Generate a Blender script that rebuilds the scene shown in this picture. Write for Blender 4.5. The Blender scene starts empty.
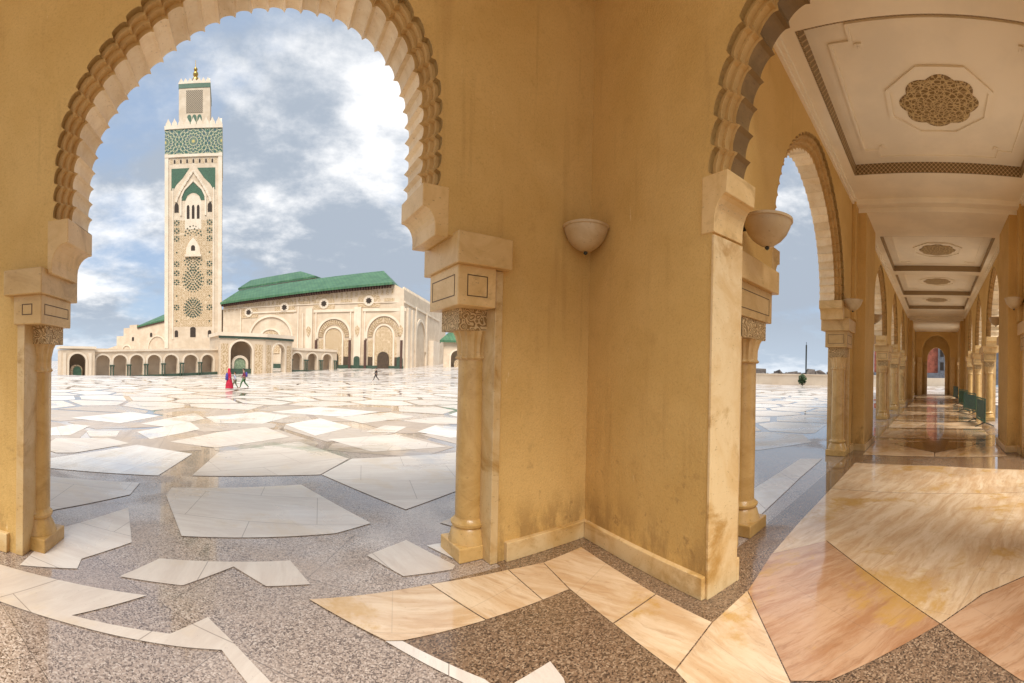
import bpy, bmesh, math, random
from mathutils import Vector, Matrix, noise
random.seed(7)
sc = bpy.context.scene
PI = math.pi
rad = math.radians

# ------------------------------------------------------------------ camera
F, H0, U0 = 424.0, 368.2, 512.0
EYE = 2.0
cd = bpy.data.cameras.new('camera')
cd.type = 'PANO'
cd.panorama_type = 'CENTRAL_CYLINDRICAL'
cd.central_cylindrical_radius = 1.0
cd.central_cylindrical_range_u_min = -512 / F
cd.central_cylindrical_range_u_max = 512 / F
cd.central_cylindrical_range_v_min = -(683 - H0) / F
cd.central_cylindrical_range_v_max = H0 / F
cd.clip_start = 0.05
cd.clip_end = 20000
cam = bpy.data.objects.new('camera', cd)
sc.collection.objects.link(cam)
AZ0 = (936 - 512) / F
cam.matrix_world = (Matrix.Translation((0, 0, EYE)) @ Matrix.Rotation(AZ0 - PI / 2, 4, 'Z')
                    @ Matrix.Rotation(PI / 2, 4, 'X') @ Matrix.Rotation(rad(1.2), 4, 'Z'))
sc.camera = cam

# ------------------------------------------------------------------ exposure, engine
sc.view_settings.view_transform = 'Standard'
sc.view_settings.look = 'None'
sc.view_settings.gamma = 1
sc.view_settings.exposure = 1.0
sc.render.engine = 'CYCLES'
sc.cycles.use_denoising = True
sc.cycles.max_bounces = 10
sc.cycles.diffuse_bounces = 5
sc.cycles.glossy_bounces = 4
sc.cycles.caustics_reflective = False
sc.cycles.caustics_refractive = False

# ------------------------------------------------------------------ node helpers
class NT:
    def __init__(s, tree):
        s.t = tree; s.n = tree.nodes; s.l = tree.links
    def node(s, typ, **kw):
        n = s.n.new(typ)
        ins = kw.pop('ins', {})
        for k, v in kw.items(): setattr(n, k, v)
        for k, v in ins.items(): s.put(n, k, v)
        return n
    def put(s, n, k, v):
        sock = n.inputs[k]
        if isinstance(v, bpy.types.NodeSocket): s.l.new(v, sock)
        else: sock.default_value = v
    def math(s, op, a, b=None, c=None, clamp=False):
        n = s.n.new('ShaderNodeMath'); n.operation = op; n.use_clamp = clamp
        for i, v in enumerate((a, b, c)):
            if v is not None: s.put(n, i, v)
        return n.outputs[0]
    def vmath(s, op, a, b=None):
        n = s.n.new('ShaderNodeVectorMath'); n.operation = op
        for i, v in enumerate((a, b)):
            if v is not None: s.put(n, i, v)
        return n.outputs[0]
    def mix(s, f, a, b, blend='MIX'):
        n = s.n.new('ShaderNodeMix'); n.data_type = 'RGBA'; n.blend_type = blend
        s.put(n, 0, f); s.put(n, 6, a); s.put(n, 7, b)
        return n.outputs[2]
    def noise(s, vec, scale, detail=4, rough=.55, dist=0.0):
        n = s.node('ShaderNodeTexNoise', ins={'Vector': vec, 'Scale': scale, 'Detail': detail, 'Roughness': rough, 'Distortion': dist})
        return n.outputs['Fac']
    def ramp(s, f, lo, hi, a=0.0, b=1.0):
        n = s.node('ShaderNodeMapRange', interpolation_type='SMOOTHSTEP', ins={'Value': f, 'From Min': lo, 'From Max': hi, 'To Min': a, 'To Max': b})
        return n.outputs[0]
    def scale(s, vec, x, y, z):
        n = s.node('ShaderNodeMapping', ins={'Vector': vec, 'Scale': (x, y, z)})
        return n.outputs[0]

def C4(c): return (c[0], c[1], c[2], 1)

# ------------------------------------------------------------------ sky and sun
SUN_EL, SUN_AZ = rad(56), rad(198)      # azimuth measured clockwise from +Y; behind and left of the camera
w = bpy.data.worlds.new('World'); sc.world = w; w.use_nodes = True
nt = NT(w.node_tree)
for n in list(nt.n): nt.n.remove(n)
out = nt.node('ShaderNodeOutputWorld'); bg = nt.node('ShaderNodeBackground', ins={'Strength': 0.095})
nt.l.new(bg.outputs[0], out.inputs[0])
sky = nt.node('ShaderNodeTexSky', sky_type='NISHITA')
sky.sun_disc = False; sky.sun_elevation = SUN_EL; sky.sun_rotation = SUN_AZ; sky.air_density = 1.0; sky.dust_density = 1.5; sky.altitude = 0
tc = nt.node('ShaderNodeTexCoord')
sep = nt.node('ShaderNodeSeparateXYZ', ins={0: tc.outputs['Generated']})
zz = nt.math('MAXIMUM', sep.outputs[2], 0.0)
den = nt.math('ADD', zz, 0.28)
cx = nt.math('DIVIDE', sep.outputs[0], den); cy = nt.math('DIVIDE', sep.outputs[1], den)
cv = nt.node('ShaderNodeCombineXYZ', ins={0: cx, 1: cy, 2: nt.math('MULTIPLY', zz, 1.4)}).outputs[0]
cv1 = nt.vmath('ADD', cv, (5.5, 2.2, 1.1))
n1 = nt.noise(cv1, 1.15, 9, .58, .05)
n2 = nt.noise(nt.vmath('ADD', cv, (8.8, 0.1, 2.1)), 0.85, 5, .5, .05)
n3 = nt.noise(nt.vmath('ADD', cv, (12.1, -2, 3.1)), 2.6, 10, .62, .08)
cover = nt.ramp(n1, .36, .52)
bright = nt.math('ADD', nt.math('MULTIPLY', n2, .55), nt.math('MULTIPLY', n3, .45))
bf = nt.ramp(bright, .455, .59)
ccol = nt.mix(bf, (2.4, 2.75, 3.25, 1), (6.4, 6.35, 6.3, 1))
blue = nt.mix(0.75, sky.outputs[0], (2.3, 2.95, 3.95, 1))
full = nt.mix(cover, blue, ccol)
hz = nt.ramp(sep.outputs[2], 0.0, 0.16, 0.6, 0.0)
full = nt.mix(hz, full, (3.2, 3.8, 4.5, 1))
nt.l.new(full, bg.inputs[0])

sd_ = bpy.data.lights.new('sun', 'SUN'); sd_.energy = 2.6; sd_.angle = rad(32); sd_.color = (1.0, .95, .88)
sun = bpy.data.objects.new('sun', sd_); sc.collection.objects.link(sun)
sv = Vector((math.sin(SUN_AZ) * math.cos(SUN_EL), math.cos(SUN_AZ) * math.cos(SUN_EL), math.sin(SUN_EL)))
sun.rotation_euler = (-sv).to_track_quat('-Z', 'Y').to_euler()

# ------------------------------------------------------------------ materials
MATS = {}
def new_mat(name):
    m = bpy.data.materials.new(name); m.use_nodes = True
    t = NT(m.node_tree)
    b = t.n['Principled BSDF']
    MATS[name] = m
    return m, t, b
def pos(t): return t.node('ShaderNodeNewGeometry').outputs['Position']
def bump(t, b, h, strength=.3, dist=.02):
    n = t.node('ShaderNodeBump', ins={'Height': h, 'Strength': strength, 'Distance': dist})
    t.l.new(n.outputs[0], b.inputs['Normal'])
def attr(t, name): return t.node('ShaderNodeAttribute', attribute_name=name).outputs['Fac']

def simple(name, col, rough=.6, var=.15, sc_=4.0, metal=0.0, bumpy=.15, bsc=40.0, col2=None):
    m, t, b = new_mat(name)
    p = pos(t)
    n = t.noise(p, sc_, 5, .6)
    c2 = col2 or tuple(c * (1 - 2.2 * var) for c in col)
    c = t.mix(t.ramp(n, .35, .65), C4(c2), C4(col))
    t.l.new(c, b.inputs['Base Color'])
    b.inputs['Roughness'].default_value = rough; b.inputs['Metallic'].default_value = metal
    if bumpy: bump(t, b, t.noise(p, bsc, 4, .6), bumpy, .01)
    return m

def plaster():
    m, t, b = new_mat('plaster')
    p = pos(t)
    big = t.noise(p, .9, 5, .6, .4)
    c = t.mix(t.ramp(big, .3, .7), (.61, .385, .125, 1), (.69, .455, .167, 1))
    blot = t.noise(t.vmath('ADD', p, (5, 3, 1)), 4.5, 6, .65)
    c = t.mix(t.ramp(blot, .54, .78, 0, .22), c, (.36, .20, .055, 1))
    lp = t.noise(t.vmath('ADD', p, (1, 2, 6)), 2.2, 7, .7, 1.5)
    c = t.mix(t.ramp(lp, .56, .80, 0, .18), c, (.66, .45, .18, 1))
    streak = t.noise(t.scale(p, 5, 5, .5), 1.0, 5, .6)
    c = t.mix(t.ramp(streak, .55, .75, 0, .3), c, (.40, .225, .07, 1))
    # grime spots low on the wall, with a shape of their own
    z = t.node('ShaderNodeSeparateXYZ', ins={0: p}).outputs[2]
    spots = t.noise(t.vmath('ADD', p, (2, 8, 3)), 9, 4, .6)
    lowm = t.ramp(z, .15, 1.7, 1, 0)
    c = t.mix(t.math('MULTIPLY', t.ramp(spots, .60, .72), t.math('MULTIPLY', lowm, .6)), c, (.26, .15, .06, 1))
    base = t.math('MULTIPLY', t.ramp(z, .2, .75, 1, 0), t.ramp(t.noise(t.scale(p, 3, 3, 1.2), 1.5, 6, .7), .42, .62, 0, .65))
    c = t.mix(base, c, (.30, .175, .06, 1))
    drip = t.math('MULTIPLY', t.ramp(t.noise(t.scale(p, 9, 9, .35), 1.0, 4, .6), .60, .70), t.ramp(t.noise(p, .6, 2, .5), .5, .62, 0, .18))
    c = t.mix(drip, c, (.33, .19, .06, 1))
    scr = t.math('MULTIPLY', t.ramp(t.noise(t.scale(t.vmath('ADD', p, (3, 3, 3)), 14, 14, 2.5), 1.0, 5, .7), .665, .70), t.ramp(t.noise(p, 1.4, 3, .5), .52, .6, 0, .7))
    c = t.mix(scr, c, (.80, .62, .34, 1))
    fine = t.noise(p, 55, 5, .7)
    c = t.mix(t.ramp(fine, .45, .75, 0, .35), c, (.33, .18, .05, 1))
    t.l.new(c, b.inputs['Base Color'])
    b.inputs['Roughness'].default_value = .75
    b.inputs['Specular IOR Level'].default_value = .25
    h = t.math('ADD', t.math('MULTIPLY', t.noise(p, 38, 5, .7), .6), t.math('MULTIPLY', big, 1.2))
    bump(t, b, h, .7, .014)
    return m

def marble(name, a, bcol, stain, rough=.38, amount=.5, vs=1.0):
    m, t, b = new_mat(name)
    p = pos(t)
    d = t.noise(p, 2.3 * vs, 6, .65, 1.2)
    c = t.mix(t.ramp(d, .35, .68), C4(a), C4(bcol))
    s = t.noise(t.vmath('ADD', p, (3, 1, 9)), 1.6 * vs, 7, .7, .8)
    c = t.mix(t.ramp(s, .52, .68, 0, amount), c, C4(stain))
    pits = t.noise(t.scale(p, 28, 28, 60), 1.0, 3, .6)
    c = t.mix(t.ramp(pits, .62, .72, 0, .45), c, C4(tuple(x * .5 for x in stain)))
    try:
        r = attr(t, 'rnd')
        c = t.mix(1.0, c, t.node('ShaderNodeCombineColor', ins={0: t.ramp(r, 0, 1, .86, 1.06), 1: t.ramp(r, 0, 1, .84, 1.06), 2: t.ramp(r, 0, 1, .80, 1.06)}).outputs[0], 'MULTIPLY')
    except Exception: pass
    t.l.new(c, b.inputs['Base Color'])
    b.inputs['Roughness'].default_value = rough
    bump(t, b, t.math('ADD', d, t.math('MULTIPLY', pits, .5)), .25, .01)
    return m

def wet(t, b, p, dry_r, wet_r, lo=.42, hi=.58, sc_=.35, coat=.8):
    n = t.noise(t.vmath('ADD', p, (11, 4, 0)), sc_, 5, .6, .6)
    f = t.ramp(n, lo, hi)
    t.put(b, 'Roughness', t.ramp(n, lo, hi, dry_r, wet_r))
    t.put(b, 'Coat Weight', t.math('MULTIPLY', f, coat))
    b.inputs['Coat Roughness'].default_value = .03
    b.inputs['Coat IOR'].default_value = 1.33
    return f

def granite(name, dark, mid, light, base, amt):
    m, t, b = new_mat(name)
    p = pos(t)
    v = t.node('ShaderNodeTexVoronoi', ins={'Vector': p, 'Scale': 88.0})
    g = t.node('ShaderNodeSeparateColor', ins={0: v.outputs['Color']}).outputs[0]
    c = t.mix(t.ramp(g, .12, .5), C4(dark), C4(mid))
    c = t.mix(t.ramp(g, .72, .95), c, C4(light))
    big = t.noise(p, .7, 6, .65)
    c = t.mix(t.ramp(big, .38, .66, 0, amt), c, C4(base))
    fine = t.noise(p, 14, 5, .7)
    c = t.mix(t.ramp(fine, .5, .75, 0, .3), c, C4(dark))
    t.l.new(c, b.inputs['Base Color'])
    rp = t.node('ShaderNodeVectorRotate', rotation_type='Z_AXIS', ins={'Vector': p, 'Angle': .6}).outputs[0]
    bt = t.node('ShaderNodeTexBrick', offset=.37, ins={'Vector': rp, 'Scale': 1.0, 'Mortar Size': .004, 'Mortar Smooth': .2, 'Brick Width': 1.9, 'Row Height': 1.15, 'Color1': (0, 0, 0, 1), 'Color2': (1, 1, 1, 1), 'Mortar': (.5, .5, .5, 1)})
    c = t.mix(t.math('MULTIPLY', t.node('ShaderNodeSeparateColor', ins={0: bt.outputs['Color']}).outputs[0], .22), c, C4(dark))
    c = t.mix(t.math('MULTIPLY', bt.outputs['Fac'], .6), c, (.05, .04, .035, 1))
    t.l.new(c, b.inputs['Base Color'])
    wet(t, b, p, .36, .08, .36, .52, .35, .95)
    bump(t, b, t.math('ADD', t.noise(p, 120, 2, .5), t.math('MULTIPLY', t.noise(p, 3, 2, .5), .6)), .05, .004)
    return m

def slab(name, cols, stain, stain_amt, wet_lo=.46, wet_hi=.62, rough=.32, joint=1.0, alt=None, vein=.45):
    """stone slabs; every face carries a random tone (rnd) and a vein direction (ang)"""
    m, t, b = new_mat(name)
    p = pos(t)
    r = attr(t, 'rnd'); a = attr(t, 'ang')
    vr = t.node('ShaderNodeVectorRotate', rotation_type='Z_AXIS', ins={'Vector': p, 'Angle': a}).outputs[0]
    warp = t.noise(p, .9, 4, .6)
    wv = t.vmath('ADD', vr, t.node('ShaderNodeCombineXYZ', ins={0: t.math('MULTIPLY', warp, .35), 1: t.math('MULTIPLY', warp, .22), 2: r}).outputs[0])
    veins = t.noise(t.scale(wv, .9, 5.5, 1), 1.0, 9, .72, .35)
    v2 = t.noise(t.scale(wv, 3.0, 15.0, 1), 1.0, 6, .7, .5)
    c = t.mix(t.ramp(veins, .34, .66), C4(cols[0]), C4(cols[1]))
    c = t.mix(t.ramp(v2, .52, .70, 0, vein), c, C4(cols[2]))
    if alt:
        ca = t.mix(t.ramp(veins, .36, .62), C4(alt[0]), C4(alt[1]))
        ca = t.mix(t.ramp(v2, .50, .68, 0, vein), ca, C4(alt[2]))
        c = t.mix(t.ramp(r, .3, .5), ca, c)
    tone = t.node('ShaderNodeCombineColor', ins={0: t.ramp(r, 0, 1, .88, 1.04), 1: t.ramp(r, 0, 1, .83, 1.05), 2: t.ramp(r, 0, 1, .78, 1.06)}).outputs[0]
    c = t.mix(1.0, c, tone, 'MULTIPLY')
    pit0 = t.noise(p, 6, 6, .7)
    s = t.math('ADD', t.math('MULTIPLY', t.noise(t.vmath('ADD', p, (4, 7, 0)), .9, 8, .66, .4), .8), t.math('MULTIPLY', veins, .2))
    c = t.mix(t.math('MULTIPLY', t.ramp(s, .525, .60, 0, stain_amt), t.ramp(pit0, .3, .6, .45, 1)), c, C4(stain))
    pit = t.noise(p, 34, 4, .7)
    c = t.mix(t.ramp(pit, .63, .74, 0, .45), c, C4(tuple(x * .45 for x in cols[2])))
    # saw joints inside the larger slabs
    if joint:
        bt = t.node('ShaderNodeTexBrick', offset=.5, ins={'Vector': vr, 'Scale': 1.0, 'Mortar Size': .005, 'Mortar Smooth': .3, 'Brick Width': 1.7, 'Row Height': 1.05, 'Color1': (0, 0, 0, 1), 'Color2': (1, 1, 1, 1), 'Mortar': (.5, .5, .5, 1)})
        jf = bt.outputs['Fac']
        bc = t.node('ShaderNodeSeparateColor', ins={0: bt.outputs['Color']}).outputs[0]
        c = t.mix(t.math('MULTIPLY', bc, .13), c, C4(cols[2]))
        c = t.mix(t.math('MULTIPLY', jf, .65 * joint), c, (.16, .11, .08, 1))
    t.l.new(c, b.inputs['Base Color'])
    wet(t, b, p, rough, .09, wet_lo, wet_hi, .4, .75)
    bump(t, b, t.math('ADD', veins, t.math('MULTIPLY', pit, .4)), .08, .006)
    return m

def far_paving():
    m, t, b = new_mat('far_paving')
    p = pos(t)
    e = t.node('ShaderNodeTexVoronoi', feature='DISTANCE_TO_EDGE', ins={'Vector': p, 'Scale': .32}).outputs['Distance']
    v = t.node('ShaderNodeTexVoronoi', ins={'Vector': p, 'Scale': .32})
    g = t.node('ShaderNodeSeparateColor', ins={0: v.outputs['Color']}).outputs[0]
    c = t.mix(g, (.50, .44, .39, 1), (.66, .61, .555, 1))
    c = t.mix(t.ramp(e, .045, .08, 1, 0), c, (.33, .27, .225, 1))
    n = t.noise(p, .12, 4, .6)
    c = t.mix(t.ramp(n, .5, .7, 0, .3), c, (.55, .42, .30, 1))
    t.l.new(c, b.inputs['Base Color'])
    wet(t, b, p, .4, .14, .46, .62, .2, .6)
    return m

def stone(name, a, b2, block=(1.6, .8), rough=.75, line=.25, stainc=None):
    m, t, b = new_mat(name)
    p = t.node('ShaderNodeTexCoord').outputs['Object']
    n = t.noise(p, .25, 6, .65)
    c = t.mix(t.ramp(n, .35, .68), C4(a), C4(b2))
    n2 = t.noise(t.scale(p, 1.0, 1.0, .12), .9, 6, .7)
    c = t.mix(t.ramp(n2, .52, .75, 0, .35), c, C4(stainc or tuple(x * .66 for x in a)))
    sp = t.node('ShaderNodeSeparateXYZ', ins={0: p})
    q = t.node('ShaderNodeCombineXYZ', ins={0: sp.outputs[0], 1: sp.outputs[2], 2: 0.0}).outputs[0]
    bt = t.node('ShaderNodeTexBrick', ins={'Vector': q, 'Scale': 1.0, 'Mortar Size': .04, 'Brick Width': block[0], 'Row Height': block[1], 'Color1': (0, 0, 0, 1), 'Color2': (1, 1, 1, 1), 'Mortar': (.3, .3, .3, 1)})
    bc = t.node('ShaderNodeSeparateColor', ins={0: bt.outputs['Color']}).outputs[0]
    c = t.mix(t.math('MULTIPLY', bc, line), c, C4(tuple(x * .78 for x in a)))
    t.l.new(c, b.inputs['Base Color']); b.inputs['Roughness'].default_value = rough
    return m

def mosaic(name, base, line, scale, axis=(0, 2), w0=.06, spots=None):
    """cut tile: star rosettes and a net of light lines in the plane of the panel"""
    m, t, b = new_mat(name)
    p = t.node('ShaderNodeTexCoord').outputs['Object']
    sp = t.node('ShaderNodeSeparateXYZ', ins={0: p})
    q = t.node('ShaderNodeCombineXYZ', ins={0: sp.outputs[axis[0]], 1: sp.outputs[axis[1]], 2: 0.0}).outputs[0]
    e = t.node('ShaderNodeTexVoronoi', feature='DISTANCE_TO_EDGE', ins={'Vector': q, 'Scale': scale, 'Randomness': .55}).outputs['Distance']
    wv = t.node('ShaderNodeTexVoronoi', ins={'Vector': q, 'Scale': scale * .35, 'Randomness': 0.0}).outputs['Distance']
    rings = t.math('ABSOLUTE', t.math('SINE', t.math('MULTIPLY', wv, 16.0)))
    f = t.math('MAXIMUM', t.ramp(e, w0 * .5, w0, 1, 0), t.ramp(rings, .82, .95, 0, .9))
    c = t.mix(f, C4(base), C4(line))
    if spots:
        v = t.node('ShaderNodeTexVoronoi', ins={'Vector': q, 'Scale': scale * 1.2})
        g = t.node('ShaderNodeSeparateColor', ins={0: v.outputs['Color']}).outputs[1]
        c = t.mix(t.ramp(g, .6, .75), c, C4(spots))
    t.l.new(c, b.inputs['Base Color']); b.inputs['Roughness'].default_value = .45
    return m

def star_band(name, zc, period):
    m, t, b = new_mat(name)
    p = t.node('ShaderNodeTexCoord').outputs['Object']
    sp = t.node('ShaderNodeSeparateXYZ', ins={0: p})
    x = t.math('WRAP', sp.outputs[0], period / 2, -period / 2); z = t.math('SUBTRACT', sp.outputs[2], zc)
    r = t.math('SQRT', t.math('ADD', t.math('POWER', x, 2.0), t.math('POWER', z, 2.0)))
    th = t.math('ARCTAN2', z, x)
    a = t.math('SINE', t.math('ADD', t.math('MULTIPLY', th, 8.0), t.math('MULTIPLY', r, 1.7)))
    c_ = t.math('SINE', t.math('SUBTRACT', t.math('MULTIPLY', th, 8.0), t.math('MULTIPLY', r, 1.7)))
    f = t.ramp(t.math('ABSOLUTE', t.math('MULTIPLY', a, c_)), .04, .16, 1, 0)
    f = t.math('MAXIMUM', f, t.ramp(t.math('SINE', t.math('MULTIPLY', r, 4.2)), .82, .95))
    tile = t.mix(t.ramp(t.noise(p, 1.6, 3, .6), .45, .6), (.020, .095, .060, 1), (.035, .075, .095, 1))
    c = t.mix(f, tile, (.50, .46, .27, 1))
    c = t.mix(t.ramp(r, .5, .8, 1, 0), c, (.50, .40, .12, 1))
    t.l.new(c, b.inputs['Base Color']); b.inputs['Roughness'].default_value = .4
    return m

def filigree(name, dark, light, sc_):
    m, t, b = new_mat(name)
    p = t.node('ShaderNodeTexCoord').outputs['Object']
    sp = t.node('ShaderNodeSeparateXYZ', ins={0: p})
    r = t.math('SQRT', t.math('ADD', t.math('POWER', sp.outputs[0], 2.0), t.math('POWER', sp.outputs[1], 2.0)))
    th = t.math('ARCTAN2', sp.outputs[1], sp.outputs[0])
    a = t.math('SINE', t.math('ADD', t.math('MULTIPLY', th, 8.0), t.math('MULTIPLY', r, 14.0)))
    a2 = t.math('SINE', t.math('SUBTRACT', t.math('MULTIPLY', th, 8.0), t.math('MULTIPLY', r, 14.0)))
    rr = t.math('SINE', t.math('MULTIPLY', r, 55.0))
    e = t.node('ShaderNodeTexVoronoi', feature='DISTANCE_TO_EDGE', ins={'Vector': p, 'Scale': sc_}).outputs['Distance']
    f = t.math('MAXIMUM', t.ramp(t.math('ABSOLUTE', t.math('MULTIPLY', a, a2)), .0, .18, .9, 0), t.ramp(e, .03, .09, .8, 0))
    f = t.math('MAXIMUM', f, t.ramp(rr, .75, .95, 0, .6))
    c = t.mix(f, C4(dark), C4(light))
    t.l.new(c, b.inputs['Base Color']); b.inputs['Roughness'].default_value = .5
    bump(t, b, f, .5, .02)
    return m

def lattice(name, dark, light, sc_):
    m, t, b = new_mat(name)
    p = pos(t)
    sp = t.node('ShaderNodeSeparateXYZ', ins={0: p})
    u = t.math('ADD', sp.outputs[0], sp.outputs[1])
    a = t.math('SINE', t.math('MULTIPLY', t.math('ADD', u, sp.outputs[2]), sc_))
    b_ = t.math('SINE', t.math('MULTIPLY', t.math('SUBTRACT', u, sp.outputs[2]), sc_))
    f = t.ramp(t.math('ABSOLUTE', t.math('MULTIPLY', a, b_)), .05, .30, 1, 0)
    c = t.mix(f, C4(dark), C4(light))
    t.l.new(c, b.inputs['Base Color']); b.inputs['Roughness'].default_value = .55
    bump(t, b, f, .4, .01)
    return m

def roof_tile():
    m, t, b = new_mat('green_roof_tile')
    p = t.node('ShaderNodeTexCoord').outputs['Object']
    sp = t.node('ShaderNodeSeparateXYZ', ins={0: p})
    wv = t.math('SINE', t.math('MULTIPLY', sp.outputs[0], 5.0))
    n = t.noise(p, .35, 6, .65)
    c = t.mix(t.ramp(n, .3, .7), (.040, .105, .048, 1), (.08, .18, .085, 1))
    c = t.mix(t.ramp(wv, .5, .95, 0, .5), c, (.012, .085, .05, 1))
    t.l.new(c, b.inputs['Base Color']); b.inputs['Roughness'].default_value = .45
    return m

M_PLASTER = plaster()
M_TRIM = marble('cream_marble', (.70, .48, .215), (.60, .385, .145), (.36, .205, .06), .42, .6)
M_RIB = marble('rib_marble', (.86, .70, .47), (.77, .58, .34), (.55, .36, .16), .5, .35)
M_MOLD = marble('moulding_stone', (.62, .40, .155), (.52, .315, .105), (.32, .18, .055), .6, .45)
M_SHADE_RIB = marble('shade_painted_rib', (.27, .16, .052), (.20, .115, .036), (.10, .055, .018), .6, .5)  # rib stone darkened to carry the shade under the transverse arch
M_COL = marble('column_marble', (.64, .41, .15), (.53, .32, .10), (.34, .19, .05), .26, .55)
M_JAMB = marble('jamb_marble', (.74, .55, .29), (.63, .41, .165), (.42, .22, .04), .3, .85, .8)
def carved():
    m, t, b = new_mat('carved_stone')
    p = pos(t)
    e = t.node('ShaderNodeTexVoronoi', feature='SMOOTH_F1', ins={'Vector': p, 'Scale': 17.0}).outputs['Distance']
    sw = t.math('SINE', t.math('ADD', t.math('MULTIPLY', e, 34.0), t.math('MULTIPLY', t.noise(p, 9, 3, .5), 9.0)))
    f = t.ramp(sw, -.5, .4)
    c = t.mix(f, (.30, .175, .055, 1), (.70, .50, .25, 1))
    t.l.new(c, b.inputs['Base Color']); b.inputs['Roughness'].default_value = .6
    bump(t, b, f, .7, .02)
    return m
M_CARVED = carved()
M_LINE = simple('inlay_line', (.13, .075, .03), .6, .1, 20)
M_CEIL = simple('ceiling_plaster', (.90, .79, .60), .8, .045, .8, bumpy=.05)
M_BAND = lattice('frieze_lattice', (.20, .125, .05), (.58, .41, .21), 32.0)
M_ROSE = filigree('rosette_filigree', (.21, .12, .035), (.68, .50, .24), 11.0)
M_GRAN = granite('plaza_granite', (.12, .085, .066), (.43, .335, .265), (.64, .54, .455), (.48, .385, .315), .55)  # paler than the gallery granite; the sky's reflection is put into its colour
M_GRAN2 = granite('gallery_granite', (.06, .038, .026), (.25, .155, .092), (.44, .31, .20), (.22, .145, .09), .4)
M_WHITE = slab('white_marble_slab', [(.68, .61, .54), (.80, .75, .68), (.50, .42, .34)], (.62, .46, .27), .35, .52, .68, vein=.22)
M_CREAM = slab('travertine_slab', [(.56, .36, .19), (.74, .57, .38), (.38, .21, .095)], (.52, .29, .06), .8, .44, .60, .26, .3, [(.45, .235, .12), (.62, .41, .26), (.30, .145, .07)])
M_BEIGE = slab('beige_slab', [(.44, .36, .29), (.54, .455, .375), (.33, .26, .20)], (.47, .33, .19), .4, .50, .66, vein=.3)
M_FAR = far_paving()
M_STONE = stone('mosque_stone', (.58, .455, .32), (.69, .565, .42))
M_STONE2 = stone('mosque_trim_stone', (.68, .56, .42), (.76, .65, .51), line=.12)
M_PANEL = mosaic('carved_panel', (.41, .28, .145), (.64, .50, .335), .9)
M_MOSAIC = mosaic('green_mosaic', (.018, .105, .075), (.52, .50, .34), 1.0, w0=.10)
M_BANDT = star_band('star_mosaic', 98.1, 12.45)
M_ROOF = roof_tile()
M_GREEN = simple('green_tile', (.05, .125, .068), .4, .15, 2)
M_DARKTILE = simple('dark_green_tile', (.05, .085, .055), .4, .15, 2)
M_DOOR = simple('bronze_door', (.085, .052, .028), .5, .2, 2)
M_EAVE = simple('eave_wood', (.10, .045, .03), .7, .2, 2)
M_VOID = simple('shadowed_opening', (.05, .035, .025), .9, .1, 2)
M_GOLD = simple('gilded_metal', (.50, .33, .09), .35, .1, 3, metal=.9)
M_LAMP = marble('alabaster', (.60, .45, .26), (.50, .35, .18), (.36, .23, .1), .45, .4)
M_IRON = simple('dark_iron', (.03, .035, .03), .5, .2, 8)
M_BARG = simple('green_barrier_paint', (.025, .10, .045), .5, .25, 8)
M_RED = simple('red_cloth', (.50, .012, .045), .8, .15, 8)
M_BLUE = simple('blue_cloth', (.07, .06, .30), .8, .15, 8)
M_MAROON = simple('maroon_cloth', (.22, .03, .07), .8, .15, 8)
M_GTROUS = simple('green_cloth', (.06, .16, .06), .8, .15, 8)
M_PALE = simple('pale_cloth', (.45, .48, .60), .8, .1, 8)
M_OLIVE = simple('olive_cloth', (.18, .19, .12), .8, .1, 8)
M_BLACK = simple('black_cloth', (.035, .03, .03), .8, .15, 8)
M_SKIN = simple('skin', (.38, .22, .14), .6, .05, 8)
M_HAIR = simple('hair', (.02, .014, .01), .6, .1, 8)
M_LEAF = simple('foliage', (.05, .10, .03), .7, .3, 3)
M_REDW = simple('red_brick_wall', (.48, .14, .08), .8, .2, 1.5)
M_GREYW = simple('grey_render', (.22, .22, .24), .8, .15, 1.5)
M_ROCK = simple('breakwater_rock', (.16, .13, .11), .9, .2, .5)
def water():
    m, t, b = new_mat('sea_water')
    b.inputs['Base Color'].default_value = (.06, .12, .16, 1); b.inputs['Roughness'].default_value = .25
    bump(t, b, t.noise(t.scale(pos(t), .06, .12, 1), 1, 5, .6), .4, .6)
    return m
M_SEA = water()

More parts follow.
